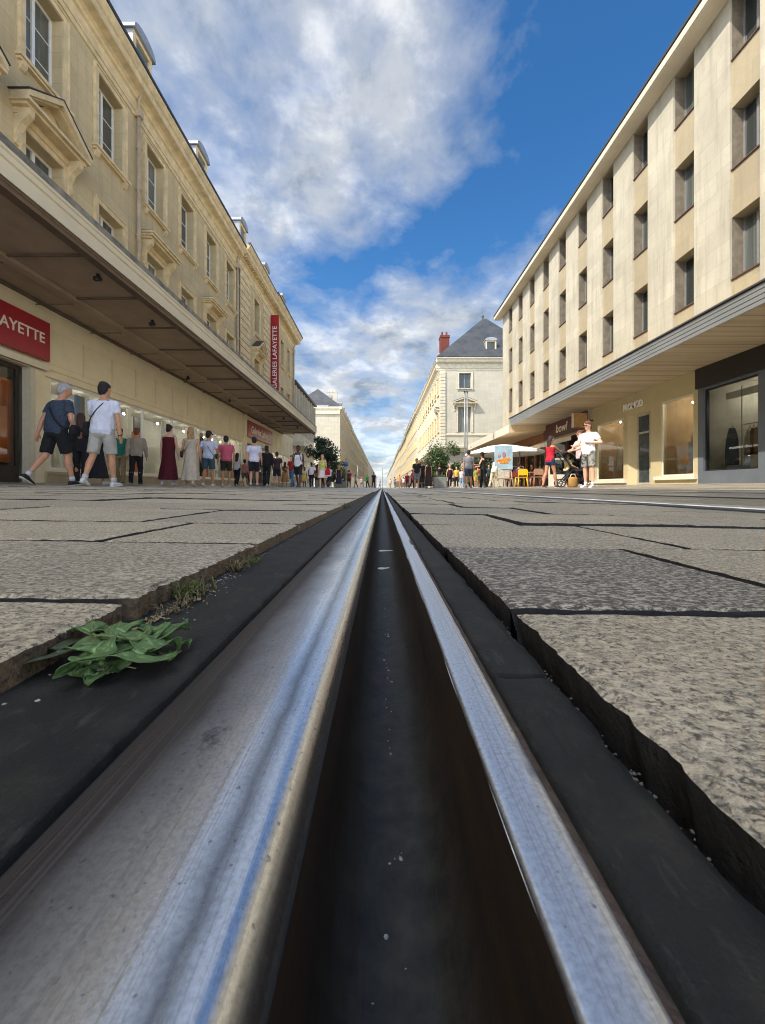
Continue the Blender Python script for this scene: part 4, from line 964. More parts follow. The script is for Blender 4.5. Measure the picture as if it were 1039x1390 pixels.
for a in (3.4,7.4):
    mb=MB(); mb.box(a,a+.08,.1,.15,.4,3.3); mb.box(a+2.92,a+3,.1,.15,.4,3.3); mb.box(a+.08,a+2.92,.1,.15,3.2,3.3); o=ff.part(mb,'shop_window',M_BRONZE); MB().quad((a+.08,.12,.4),(a+2.92,.12,.4),(a+2.92,.12,3.2),(a+.08,.12,3.2)).build('pane',M_SG,o)
CP=[(0,0),(-.05,0),(-.05,.25),(-.1,.25),(-.1,.35),(-.03,.38),(-.03,.8),(-.15,.9),(-.45,1.0),(-.5,1.25),(-.68,1.42),(-.68,1.5),(0,1.55)]
mb=MB(); mb.prism_yz([(y,z+15.1) for y,z in CP],-.68,13); ff.part(mb,'cornice',M_TRIM_R)
mb=MB(); mb.prism_yz([(y,z+15.1) for y,z in CP],0,35-.0); fs.part(mb,'cornice',M_TRIM_R)
for a,b,f_,l in ((-.14,.5,ff,0),(34.5,35.0,fs,0)):
    mb=MB(); z=5.4
    while z<15: mb.box(a,b,-.14,-.003,z,z+.36); z+=.42
    f_.part(mb,'quoins',M_TRIM_R)
mb=MB(); mb.prism_yz([(0,4.6),(-.35,4.6),(-.5,5.0),(-.9,5.1),(-.9,5.3),(0,5.5)],-.9,13); ff.part(mb,'canopy_ledge',mat_plain('ledge',(.5,.45,.36),.8,var=.15))
mb=MB(); mb.prism_yz([(0,6.75),(-.12,6.78),(-.12,6.95),(0,7.0)],-.12,13); ff.part(mb,'string_course',M_TRIM_R)
mb=MB(); mb.box(-.05,12,-.12,-.005,3.5,4.55); ff.part(mb,'shop_fascia',mat_plain('taupe_fascia',(.34,.31,.26),.7,var=.15))
mb=sheet_holes(MB(),0,35,-.2,15.7,[],0,.3); mb.quad((0,12,0),(0,0,0),(0,0,15.7),(0,12,15.7)); fs.part(mb,'wall',M_WALL_R)
i=0; x=33.0-1.2
while x>1:
    for z,tri in ((12.5,0),(7.6,1)): 
        mesh_part(fs,fwm,'window',(x,0,z))
    if i<8: mesh_part(fs,pediment_mesh(1.15,True,M_TRIM_R,p=.45,h=.5) if i==0 else pm,'pediment',(x,0,9.95)); 
    if i==0: pm=RC.children[-1].data
    if i%2==0: mesh_part(fs,dm,'dormer',(x,-.1,16.8))
    x-=2.7; i+=1
mb=MB(); mb.prism_yz([(0,4.6),(-.35,4.6),(-.5,5.0),(-.9,5.1),(-.9,5.3),(0,5.5)],0,35); fs.part(mb,'canopy_ledge',M_TRIM_R)
x=.5
while x<31: 
    mb=MB(); mb.box(x,x+3.2,-.04,-.004,.3,3.4); fs.part(mb,'shop_window',M_SHOPDARK); x+=4
ax,az=X(656,56.5)-7.6,Z(432,56.5)
mb=MB(); e=16.66
vs=[(-.7,-.7,e),(13.5,-.7,e),(13.5,11.7,e),(-.7,11.7,e),(ax,5.6,az),(ax+.5,5.6,az)]
mb.add(vs,[(0,1,5,4),(1,2,5),(2,3,4,5),(3,0,4)]); ff.part(mb,'roof',M_SLATE)
mb=MB(); mb.prism_yz([(-.6,16.66),(.9,17.7),(5,20.2),(11,16.66)],-.0,23.5); fs.part(mb,'roof',M_SLATE)
mb=MB(); mb.tube([(ax,5.6,az-.2),(ax,5.6,az+1.1)],[.07,.02],6); mb.ball((ax,5.6,az+.3),.16,8,6); ff.part(mb,'finial',M_GUTTER)
mb=MB(); mb.box(X(597,53)-7.6,X(609,53)-7.6,1.2,2.4,16.5,Z(458,53)); 
for px in (600,606): mb.tube([(X(px,53)-7.6,1.8,Z(458,53)),(X(px,53)-7.6,1.8,Z(451.5,53))],.13,8)
mb.box(X(596.5,53)-7.6,X(609.6,53)-7.6,1.13,2.47,Z(461,53),Z(458,53)); ff.part(mb,'chimney',M_BRICK)
dmr=dormer_mesh(1.35,1.75); o=mesh_part(ff,dmr,'dormer',(X(660,51.4)-7.6,.45,Z(480,51.4)))
mb=MB(); mb.tube([(10.5,6,21),(10.5,6,24.6)],.03,5); mb.tube([(9.6,6,24.3),(11.6,6,24.3)],.02,5); 
for q in (9.9,10.3,10.8,11.2): mb.tube([(q,5.6,24.3),(q,6.4,24.3)],.015,4)
ff.part(mb,'antenna',M_GUTTER)
# ================================================================== RIGHT: post-war block
RB=empty('modern_block',(10.8,18,0),0,'long post-war block of pale stone slabs with deep-set windows along the right side','building')
fr_=Frame(RB,10.8,35.6,-pi/2); DX=lambda d:35.6-d
M_SLAB=mat_masonry('pale_stone_slabs',(.60,.545,.42),(.50,.45,.34),1.38,.60,.007,.62,.5,rough=.7,bump=.12)
M_SPAN=mat_masonry('warm_spandrel_stone',(.45,.37,.235),(.38,.31,.20),1.2,.9,.004,.8,.22,rough=.7,bump=.1)
M_REV=mat_plain('dark_reveal_stone',(.20,.165,.12),.8,var=.3,scale=4,bump=.2)  # window jambs, darker than the spandrel stone around them
M_SILL=mat_plain('brown_metal_sill',(.14,.08,.06),.5,.2,var=.2)
M_ALU=mat_plain('grey_aluminium',(.30,.30,.29),.4,.4,var=.15)
nb=[11.37+2.4*k for k in range(-5,10)]
zr=[(6.5,8.45),(9.9,11.85),(13.3,15.27)]
mb=sheet_holes(MB(),DX(35.6),DX(-2.5),4.1,15.3,[(DX(d+.98),DX(d),4.3,15.28) for d in nb],0,.075); fr_.part(mb,'wall',M_SLAB)
def mat_pane2():
    k=N('dark_window_pane'); oi=k.n('ShaderNodeObjectInfo'); c=k.ramp(oi.outputs['Random'],[(0,(.02,.026,.027)),(.5,(.05,.06,.055)),(.8,(.16,.18,.16)),(1,(.09,.10,.09))])
    n=k.noise(k.coord(scale=(26,1,.3)),1,3); c=k.mix(k.ramp(n,[(.40,.5),(.6,0.)]),c,(.02,.022,.022)); k.bsdf(c,.07,0); return k.m
wm=window_proto(.98,1.95,1,2,.055,M_ALU); wm[1].materials[0]=mat_pane2()

for d in nb:
    x0,x1=DX(d+.98),DX(d)
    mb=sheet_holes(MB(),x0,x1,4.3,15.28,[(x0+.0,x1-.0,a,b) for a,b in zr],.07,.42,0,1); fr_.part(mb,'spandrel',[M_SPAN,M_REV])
    for a,b in zr:
        put_window(fr_,wm,(x0,.42,a)); mb=MB(); mb.box(x0+.002,x1-.002,.02,.42,a+.001,a+.035); fr_.part(mb,'window_sill',M_SILL)
mb=MB(); mb.prism_yz([(0,15.28),(-.55,15.28),(-.62,15.31),(-.62,15.56),(-.55,15.6),(0,15.62)],DX(36.2),DX(-2.5)); fr_.part(mb,'eaves',mat_plain('pale_eaves',(.60,.54,.42),.7,var=.1,scale=1))
mb=MB(); mb.box(DX(36.25),DX(-2.5),-.66,-.50,15.605,15.70); fr_.part(mb,'gutter',M_GUTTER)
mb=MB(); mb.quad((0,14,0),(0,0,0),(0,0,15.3),(0,14,15.3)); mb.quad((DX(-2.5),0,0),(DX(-2.5),14,0),(DX(-2.5),14,15.3),(DX(-2.5),0,15.3)); fr_.part(mb,'end_wall',M_SLAB)
mb=MB(); mb.prism_yz([(-.5,15.62),(6,17.6),(14,15.6)],DX(36.1),DX(-2.5)); fr_.part(mb,'roof',M_SLATE)
# grooved metal canopy
M_SOF2=None
def mat_planks():
    k=N('boarded_soffit'); v=k.coord(scale=(2.2,.06,1)); n=k.noise(v,1.8,4,.6)
    tc=k.n('ShaderNodeTexCoord'); sx=k.n('ShaderNodeSeparateXYZ'); k.t.links.new(tc.outputs['Object'],sx.inputs[0])
    fr2=k.math('FRACT',k.math('MULTIPLY',sx.outputs[0],1.6)); ln=k.ramp(fr2,[(.0,1.),(.035,1.),(.06,0.),(1.,0.)])
    c=k.mix(k.ramp(n,[(.3,0.),(.7,1.)]),(.30,.235,.155),(.50,.41,.285)); c=k.mix(ln,c,(.14,.10,.07)); k.bsdf(c,.6,0); return k.m
M_PLANK=mat_planks()
mb=MB(); mb.prism_yz([(-.004,4.10),(-2.44,4.10),(-2.44,4.45),(-.004,4.6)],DX(25.8),DX(-2.5)); cn=fr_.part(mb,'canopy',M_PLANK)
mb=MB()
for i in range(4): mb.prism_yz([(-2.445,4.085+i*.108),(-2.50-.015*i,4.085+i*.108),(-2.51-.015*i,4.175+i*.108),(-2.445,4.188+i*.108)],DX(25.8),DX(-2.5))
mb.build('fascia',mat_plain('silver_fascia',(.36,.37,.37),.35,.45,var=.1,scale=.7),cn)
mb=MB(); mb.box(DX(25.8),DX(-2.5),-2.60,-2.40,4.522,4.56); mb.build('drip_edge',M_GUTTER,cn)
mb=MB(); mb.prism_yz([(0,3.78),(-2.42,3.66),(-2.52,3.66),(-2.52,4.12),(-2.42,4.2),(0,4.3)],DX(38.2),DX(25.86)); cn2=fr_.part(mb,'canopy',mat_plain('warm_soffit',(.62,.45,.26),.7,var=.08))  # orange of the sun bounce put into the soffit colour
mb=MB(); mb.box(DX(38.25),DX(25.84),-2.56,-2.525,3.64,4.16); mb.box(DX(38.25),DX(38.2),-2.52,0,3.64,4.16); mb.build('fascia',mat_plain('cream_fascia',(.66,.60,.47),.6,var=.08),cn2)
# shopfronts
M_SLATEP=mat_plain('slate_grey_shopfront',(.115,.13,.15),.5,var=.1,scale=2); M_KHAKI=mat_plain('khaki_cream_shopfront',(.50,.42,.24),.6,var=.06,scale=2); M_IVORY=mat_plain('ivory_frame',(.66,.62,.50),.5,var=.05)
M_BLACKP=mat_plain('black_fascia',(.016,.015,.014),.35,var=.2)
def shop(fr,d0,d1,z0,z1,holes,mat,y=.0,name='shopfront'):
    hs=[(DX(b),DX(a),c,e) for a,b,c,e in holes]
    mb=sheet_holes(MB(),DX(d1),DX(d0),z0,z1,hs,y,.22); return fr.part(mb,name,mat)
shop(fr_,-2.5,13.6,-.1,3.42,[(11.42,13.38,.62,3.36),(8.9,11.15,.62,3.36),(7.3,8.6,.2,3.2),(4.5,7.0,.62,3.36),(1.5,4.2,.62,3.36)],M_SLATEP)
mb=MB(); mb.box(DX(13.6),DX(-2.5),-.10,.1,3.42,4.095); fr_.part(mb,'shop_fascia',M_BLACKP)
def glaze(d0,d1,z0,z1,matf,dep,mats,f=.05,y=.08,mul=None):
    a,b=DX(d1),DX(d0); mb=MB()
    mb.box(a,a+f,y,y+.07,z0,z1); mb.box(b-f,b,y,y+.07,z0,z1); mb.box(a+f,b-f,y,y+.07,z0,z0+f); mb.box(a+f,b-f,y,y+.07,z1-f,z1)
    for q in (mul or []): mb.box(DX(q)-.02,DX(q)+.02,y,y+.05,z0+f,z1-f)
    o=fr_.part(mb,'display_window',matf); MB().quad((a+f,y+.03,z0+f),(b-f,y+.03,z0+f),(b-f,y+.03,z1-f),(a+f,y+.03,z1-f)).build('pane',M_GLASS,o)
    if mats: room(fr_,a-.1,b+.1,z0-.1,z1+.3,dep,mats)
    return o
M_WOODF=mat_plain('shop_floor_wood',(.18,.11,.06),.45,var=.3,scale=3); M_INR=mat_plain('ochre_interior',(.42,.29,.15),.8,var=.22,scale=.8)
G1=[M_INR,M_DARK,M_WOODF]
glaze(11.42,13.38,.62,3.36,M_BLACKP,3.2,None); glaze(8.9,11.15,.62,3.36,M_BLACKP,3,None); glaze(4.5,7.,.62,3.36,M_BLACKP,3,None); glaze(1.5,4.2,.62,3.36,M_BLACKP,3,None)
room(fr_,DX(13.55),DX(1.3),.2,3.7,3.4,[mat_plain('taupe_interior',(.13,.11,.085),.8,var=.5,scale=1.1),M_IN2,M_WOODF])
mb=MB(); mb.box(DX(13.3),DX(11.5),.7,.75,3.0,3.22); fr_.part(mb,'ceiling_strip',M_IVORY)  # pale ivory strip under the shop ceiling, unlit
for i,(q0,q1,zz0,zz1,yy,mm) in enumerate([(13.2,12.9,.62,2.4,2.2,M_DARK),(12.6,12.2,.62,2.0,2.4,M_BLACKP),(11.9,11.6,.62,2.6,2.0,M_DARK),(10.9,10.2,.62,2.4,1.5,M_DARK)]):
    mb=MB(); mb.box(DX(q0),DX(q1),yy,yy+.1,zz0,zz1); fr_.part(mb,'display_panel',mm)
mb=MB(); mb.box(DX(8.6),DX(7.3),.1,.15,.2,3.2); fr_.part(mb,'door',M_PANE)
# cream clothes shop
shop(fr_,13.602,15.75,-.1,4.3,[(13.78,15.4,.5,3.35)],M_KHAKI); glaze(13.78,15.4,.5,3.35,M_IVORY,3,[M_INR,M_INR,M_WOODF],f=.06,y=.03)
shop(fr_,15.75,16.0,-.1,4.3,[],M_KHAKI)
shop(fr_,16.0,17.5,3.2,4.3,[],M_KHAKI)
mb=MB(); mb.quad((DX(17.5),0,-.1),(DX(17.15),.24,-.1),(DX(17.15),.24,3.2),(DX(17.5),0,3.2)); mb.quad((DX(16.3),.24,-.1),(DX(16.0),0,-.1),(DX(16.0),0,3.2),(DX(16.3),.24,3.2)); mb.quad((DX(17.5),0,3.2),(DX(17.15),.24,3.2),(DX(16.3),.24,3.2),(DX(16.0),0,3.2)); fr_.part(mb,'door_recess',M_KHAKI)
mb=MB(); a,b=DX(17.15),DX(16.3); mb.box(a,a+.07,.2,.27,.1,3.2); mb.box(b-.07,b,.2,.27,.1,3.2); mb.box(a+.07,b-.07,.2,.27,3.1,3.2); mb.box(a+.07,b-.07,.2,.27,2.35,2.43); mb.box(a+.07,b-.07,.2,.27,.15,.28)
o=fr_.part(mb,'door',mat_plain('pale_door_frame',(.42,.38,.28),.5)); MB().quad((a+.07,.24,.28),(b-.07,.24,.28),(b-.07,.24,3.1),(a+.07,.24,3.1)).build('pane',M_SG,o)
shop(fr_,17.5,20.75,-.1,4.3,[(17.78,20.0,.42,3.2)],M_KHAKI); glaze(17.78,20.0,.42,3.2,M_IVORY,3,[M_INR,M_INR,M_WOODF],f=.06,y=.03)
mb=MB(); mb.box(DX(15.7),DX(13.62),-.10,.0,.36,.50); fr_.part(mb,'window_ledge',M_IVORY); mb=MB(); mb.box(DX(20.4),DX(17.55),-.10,.0,.28,.42); fr_.part(mb,'window_ledge',M_IVORY)
s=empty('shop_lettering',(10.8-.035,17.75,3.46),-pi/2,'white PROMOD shop lettering on the cream fascia at right','sign')
text_mesh('PROMOD',1.32,.29,.03,mat_plain('white_sign_letter',(.85,.84,.8),.5,var=.02),'lettering',s,(0,0,0),bold=.03)
# burgundy cafe front and the wooden one beyond it
M_BURG=mat_plain('burgundy_board',(.09,.018,.02),.4,var=.2,scale=2); M_WOOD=mat_plain('orange_brown_wood',(.30,.12,.045),.5,var=.3,scale=6)
shop(fr_,20.76,26.2,-.1,3.05,[(21.0,23.2,.3,2.9),(23.5,25.9,.3,2.9)],M_BURG); glaze(21.0,23.2,.3,2.9,M_BRONZE,4,None); glaze(23.5,25.9,.3,2.9,M_BRONZE,4,None)
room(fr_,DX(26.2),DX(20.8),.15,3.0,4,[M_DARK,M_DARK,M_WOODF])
mb=MB(); mb.box(DX(26.2),DX(20.8),-.16,.0,3.06,4.08); fr_.part(mb,'shop_fascia',M_BURG)
text_mesh('bowl',1.5,.48,.02,M_LETTER,'lettering',RB,(fr_.loc[0]-.175,24.3-18,3.40),rot=(pi/2,0,-pi/2),shear=.15,bold=.01)
mb=MB(); mb.prism_yz([(-.16,3.12),(-1.15,2.72),(-1.15,2.5),(-1.17,2.5),(-1.17,2.74),(-.16,3.15)],DX(25.9),DX(20.3)); fr_.part(mb,'awning',mat_plain('beige_awning',(.55,.46,.31),.85,var=.08,scale=2))
hs=[(26.5+1.8*i,28.0+1.8*i,.8,3.2) for i in range(5)]
shop(fr_,26.2,35.6,-.1,3.75,hs,M_WOOD)
for a,b,c,e in hs: glaze(a,b,c,e,M_WOOD,4,None,mul=[(a+b)/2])
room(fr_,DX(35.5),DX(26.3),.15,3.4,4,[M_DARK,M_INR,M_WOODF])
# square wooden box sign
s=empty('box_sign',(10.1,20.35,3.15),0,'square wooden projecting box sign above the couple by the cafe front','sign')
mb=MB(); mb.box(-.34,.36,-.09,.09,0,.72); mb.build('box',mat_plain('honey_wood',(.42,.24,.09),.5,var=.25,scale=8),s,bevel=.01); mb=MB(); mb.box(.36,.7,-.02,.02,.33,.38); mb.build('bracket',M_BLACK,s)
mb=MB(); mb.box(-.36,-.341,-.1,.1,-.01,.73); mb.build('edge_strip',M_IVORY,s)
# lamps inside the shops and clothes on show
lm=mk(MB().ball((0,0,0),.04,8,6),M_LAMP)
for d in (13.95,14.25,14.6,14.95,18.0,18.35,18.7,19.1,19.5): 
    mesh_part(fr_,lm,'interior_lamp',(DX(d),.9,3.28)); mesh_part(fr_,lm,'interior_lamp',(DX(d),2.0,3.25))
for d,z in ((12.2,3.1),(12.7,3.1),(13.1,3.1),(10.5,3.1),(9.6,3.1),(14.0,2.0),(14.35,2.0),(11.9,2.9)): mesh_part(fr_,lm,'interior_lamp',(DX(d),1.8,z))
def garment(d,y,z,h,w,col,label,grp='clothes hanging in the right-hand shop windows'):
    r=empty('hanging_garment',(10.8+y,d,z),-pi/2,label,'garment',grp)
    mb=MB(); n=14; vs=[];fs=[]
    for j in range(7):
        t=j/6; ww=w*(.32+.68*min(1,t*4)) if t<.25 else w*(1+.25*(t-.25))
        for i in range(n):
            a=2*pi*i/n; vs.append((cos(a)*ww/2*(1+.06*sin(a*5+t*3)),sin(a)*w*.22*(1+.15*sin(a*7)),-t*h))
    for j in range(6):
        for i in range(n): fs.append((j*n+i,j*n+(i+1)%n,(j+1)*n+(i+1)%n,(j+1)*n+i))
    fs.append(tuple(range(n-1,-1,-1))); fs.append(tuple(6*n+i for i in range(n)))
    mb.add(vs,fs,True); mb.build('cloth',cloth(col),r)
    mb=MB(); mb.tube([(-w*.18,0,0),(0,0,.07),(w*.18,0,0)],.008,5); mb.tube([(0,0,.07),(0,0,.17)],.006,5); mb.build('hanger',M_BLACK,r); return r
garment(18.25,.75,2.05,1.25,.42,c255(205,50,95),'pink dress on show in the cream shop window nearest the couple')
garment(18.6,.9,2.1,1.0,.42,c255(190,160,120),'beige top on show behind the pink dress in the cream shop window')
for i,(d_,y_,z_,h_,w_,c_,l_) in enumerate([(14.0,.7,2.2,1.2,.40,(.30,.09,.05),'rust dress in the cream shop window next to the grey shop'),(14.45,1.3,2.1,1.0,.36,(.03,.03,.035),'black dress in the cream shop window next to the grey shop'),(15.0,1.0,2.2,1.3,.38,(.45,.36,.22),'sand dress in the cream shop window next to the grey shop'),(19.1,1.2,2.0,1.1,.4,(.10,.13,.22),'blue dress at the back of the cream shop window by the couple'),(19.6,.9,2.1,1.2,.4,(.45,.40,.33),'oat dress at the far end of the cream shop window by the couple'),(12.95,.6,2.0,1.2,.42,(.06,.07,.10),'dark coat on show low in the grey shop window'),(10.4,.9,2.3,1.3,.44,(.35,.30,.24),'taupe coat in the near grey shop window')]):
    garment(d_,y_,z_,h_,w_,c_,l_)
for q0,q1,zz0,zz1,yy in ((15.3,14.7,.5,.9,.9),(14.4,13.8,.5,1.1,1.9),(19.9,19.3,.42,.95,1.7),(18.4,17.9,.42,.8,1.5)):
    mb=MB(); mb.box(DX(q0),DX(q1),yy,yy+.5,zz0,zz1); mb.box(DX(q0)-.03,DX(q1)+.03,yy-.03,yy+.53,zz1,zz1+.04); fr_.part(mb,'display_plinth',M_IVORY)
for q0,q1,yy in ((15.2,13.9,2.7),(19.8,18.0,2.7)):
    mb=MB()
    for zz in (1.0,1.5,2.0,2.5): mb.box(DX(q0),DX(q1),yy,yy+.28,zz,zz+.04)
    fr_.part(mb,'shelves',M_WOODF)
garment(11.65,.7,2.9,1.1,.34,c255(200,180,140),'long beige garment hanging high in the grey shop window')
cols=[(.45,.42,.36),(.12,.13,.16),(.28,.06,.05),(.5,.5,.48),(.05,.05,.05),(.35,.22,.14),(.20,.08,.05),(.6,.55,.45)]
cn_=['grey','navy','dark red','pale grey','black','tan','rust brown','ivory']
for i in range(8):
    garment(12.1+.14*i,1.3,2.0,.85,.34,cols[i],f'{cn_[i]} garment on the rail behind the grey shop window')
mb=MB(); mb.tube([(DX(13.3),1.3,2.18),(DX(11.6),1.3,2.18)],.012,6); mb.tube([(DX(12.6),.6,.62),(DX(12.6),.6,3.3)],.015,6); fr_.part(mb,'clothes_rail',M_ALU)
mb=MB(); mb.box(DX(14.7),DX(14.1),.5,.53,.8,1.75); fr_.part(mb,'display_panel',mat_plain('poster_grey',(.30,.28,.25),.6,var=.6,scale=3))
text_mesh("essentiel chez soi","" and 0 or .95,.09,.004,mat_plain('white_vinyl',(.8,.8,.8),.5),'window_lettering',RB,(fr_.loc[0]+.075,12.45-18,1.27),rot=(pi/2,0,-pi/2))
mb=MB(); mb.prism_xz([(DX(12.35),.70),(DX(12.2),.70),(DX(12.05),1.02),(DX(12.2),1.02)],.4,.43); mb.box(DX(12.9),DX(12.5),.4,.8,.66,.76); fr_.part(mb,'display_card',mat_plain('blue_white_card',(.35,.4,.6),.6,var=.7,scale=5))
# ================================================================== street furniture
def mast():
    r=empty('lamp_mast',(X(633,28),28,gz(X(633,28))),0,'tall slim twin-tube grey lighting mast standing before the corner house','lamp post')
    h=Z(531,28)-gz(X(633,28)); mb=MB()
    for q in (-.085,.085): mb.tube([(q,0,0),(q,0,h)],.055,8)
    mb.build('post',M_ALU,r); mb=MB(); mb.box(-.16,.16,-.1,.1,0,.25); mb.build('base',M_ALU,r,bevel=.01)
    mb=MB(); mb.box(-.3,.3,-.12,.12,h,h+.07); mb.build('lamp_head',M_ALU,r,bevel=.01)
mast()
def post(px,d,h,label,sign=None):
    x=X(px,d); r=empty('sign_post',(x,d,gz(x)),0,label,'sign post'); mb=MB(); mb.tube([(0,0,0),(0,0,h)],.05,8); mb.build('post',M_ALU,r)
    if sign=='blue':
        mb=MB(); mb.tube([(0,-.08,h-.5),(0,-.055,h-.5)],.17,16); mb.build('sign_disc',mat_plain('blue_sign',(.03,.12,.5),.4),r)
    return r
post(470,33,2.45,'grey post with a round blue sign at the far left of the square','blue')
post(486,60,3.4,'thin dark post far down the left side of the street')
post(567.5,70,5.0,'thin dark mast far down the right side of the street')
post(519.7,95,4.6,'slim dark mast in the middle distance over the rail')
# trees in planters
def tree(px,d,zc,rx,rz_,label,dark=False,n=6500,seed=1,pz=0.):
    random.seed(seed); x=X(px,d); g0=gz(x); r=empty('street_tree',(x,d,g0),0,label,'tree','planted trees in the square')
    zc=zc-g0; mb=MB(); brs=[]
    mb.tube([(0,0,.4),(.03,.02,1.0),(-.02,0,zc-rz_*.35)],[.07,.055,.04],7)
    for i in range(11):
        a=random.random()*6.28; b=(cos(a)*rx*random.uniform(.4,.85),sin(a)*rx*random.uniform(.4,.85),zc+rz_*random.uniform(-.75,.9)); s0=(0,0,random.uniform(.9,max(1.0,zc)))
        mb.tube([s0,((s0[0]+b[0])*.5,(s0[1]+b[1])*.5,(s0[2]+b[2])*.5+.1),b],[.035,.02,.008],5); brs.append(b)
    mb.build('trunk',mat_plain('bark',(.07,.05,.035),.9,var=.4,scale=20,bump=.5),r)
    mb=MB(); cl=[(Vector(b),random.uniform(.28,.5)*rx) for b in brs]+[(Vector((random.uniform(-.8,.8)*rx,random.uniform(-.8,.8)*rx,zc+random.uniform(-.9,.95)*rz_)),random.uniform(.2,.42)*rx) for _ in range(16)]
    per=n//len(cl)
    for c,rr in cl:
        f=1-.35*max(0,(c.z-zc)/rz_); c=Vector((c.x*f,c.y*f,c.z))
        for _ in range(per):
            v=Vector((random.gauss(0,1),random.gauss(0,1),random.gauss(0,.8))).normalized()*rr*random.uniform(.35,1.15); p=c+v
            u=Vector((random.gauss(0,1),random.gauss(0,1),random.gauss(0,1))).normalized(); w_=u.orthogonal().normalized(); l=random.uniform(.045,.11)
            mb.quad(p-u*l,p-w_*l*.5,p+u*l,p+w_*l*.5)
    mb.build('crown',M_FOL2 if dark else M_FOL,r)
    mb=MB(); mb.box(-.5,.5,-.5,.5,0,.55); mb.build('planter',mat_plain('concrete_planter',(.25,.24,.21),.8,var=.2),r,bevel=.02)
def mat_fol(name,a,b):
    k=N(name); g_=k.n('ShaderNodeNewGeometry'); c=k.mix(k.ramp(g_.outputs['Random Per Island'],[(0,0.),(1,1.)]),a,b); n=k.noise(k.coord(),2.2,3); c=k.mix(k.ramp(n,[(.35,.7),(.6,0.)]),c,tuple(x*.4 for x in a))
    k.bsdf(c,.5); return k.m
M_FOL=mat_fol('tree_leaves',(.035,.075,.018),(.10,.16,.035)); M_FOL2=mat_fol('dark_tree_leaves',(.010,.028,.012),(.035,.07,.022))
tree(439,30,2.15,1.15,1.6,'dark bushy tree in a planter before the left annex',dark=True,seed=3)
tree(462,36,1.5,.7,.8,'small yellow-green shrub right of the dark bushy tree',seed=5,n=1800)
tree(601,33,2.1,1.55,1.35,'leafy sunlit tree beside the corner house, the widest of the square',seed=8,n=9000)
tree(652,35,1.9,1.5,1.6,'sunlit leafy tree half hidden behind the lighting mast',seed=9,n=5000)
tree(574,41,1.7,1.0,1.1,'smaller green tree farthest right in the row before the corner house',seed=12,n=2500)
# parasols
def parasol(px,d,w,ztop,zed,label,py=None):
    x=X(px,d); g0=gz(x); r=empty('parasol',(x,d,g0),0,label,'parasol','white cafe parasols'); mb=MB(); n=8; vs=[(0,0,ztop-g0)]
    ring=lambda rad,z:[(cos(2*pi*(i+.5)/n)*rad,sin(2*pi*(i+.5)/n)*rad,z) for i in range(n)]
    vs+=ring(w*.26,ztop-g0-(ztop-zed)*.30)+ring(w*.56,zed-g0)+ring(w*.56,zed-g0-.14)
    fs=[(0,1+i,1+(i+1)%n) for i in range(n)]
    for q in (1,1+n): fs+=[(q+i,q+n+i,q+n+(i+1)%n,q+(i+1)%n) for i in range(n)]
    mb.add(vs,fs); o=mb.build('canopy',cloth((.80,.79,.74)),r); sd=o.modifiers.new('t','SOLIDIFY'); sd.thickness=.01
    mb=MB(); mb.tube([(0,0,0),(0,0,ztop-g0)],.03,8); mb.build('pole',M_ALU,r); mb=MB(); mb.tube([(0,0,0),(0,0,.1)],.3,14); mb.build('base',M_BLACK,r)
    mb=MB()
    for i in range(n): a=2*pi*(i+.5)/n; mb.tube([(0,0,ztop-g0-.15),(cos(a)*w*.55,sin(a)*w*.55,zed-g0+.0)],.012,4)
    mb.build('ribs',M_WOOD,r)
parasol(683,26,4.4,Z(603,26),Z(614.5,26),'large white cafe parasol behind the poster easel')
parasol(706,23.2,2.4,Z(606,23.2),Z(612,23.2),'white cafe parasol to the right of the poster easel')
# poster easel
ex,ey=X(684,20.3),20.3; s=empty('poster_easel',(ex,ey,gz(ex)),0,'wooden easel carrying a pale blue poster of orange food on the terrace','easel')
g0=gz(ex); mb=MB(); zb,zt=Z(637,20.3)-g0,Z(605,20.3)-g0
for sx in (-1,1): mb.tube([(sx*.50,-.0,0),(sx*.36,.06,zb+.15)],.028,6); mb.tube([(sx*.45,.55,0),(sx*.34,.08,zb+.1)],.022,6)
mb.box(-.42,.42,.02,.05,zb*.45,zb*.45+.05); mb.build('frame',mat_plain('pale_wood',(.50,.38,.24),.6,var=.2,scale=9),s)
mb=MB(); mb.box(-.46,.46,0,.045,zb,zt); o=mb.build('poster',mat_plain('pale_blue_print',(.36,.50,.56),.5,var=.25,scale=2.5),s)
mb=MB()
for (a,b,w_,h_) in ((-.16,.42,.22,.10),(.12,.50,.24,.11),(0,.34,.3,.06)): mb.ball((a,-.004,zb+b),(w_,.006,h_),14,8)
mb.build('printed_food',mat_plain('orange_print',(.65,.26,.04),.5,var=.5,scale=12),s)
mb=MB(); mb.ball((0.02,-.004,zb+.74),(.10,.006,.16),12,8); mb.ball((-.22,-.003,zb+.66),(.07,.005,.1),10,6); mb.build('printed_fruit',mat_plain('mauve_print',(.35,.20,.25),.5,var=.6,scale=12),s)
mb=MB(); mb.box(-.30,.30,.0,.02,zb*.5,zb*.95); mb.build('menu_card',mat_plain('cream_card',(.55,.47,.38),.7,var=.3,scale=9),s)
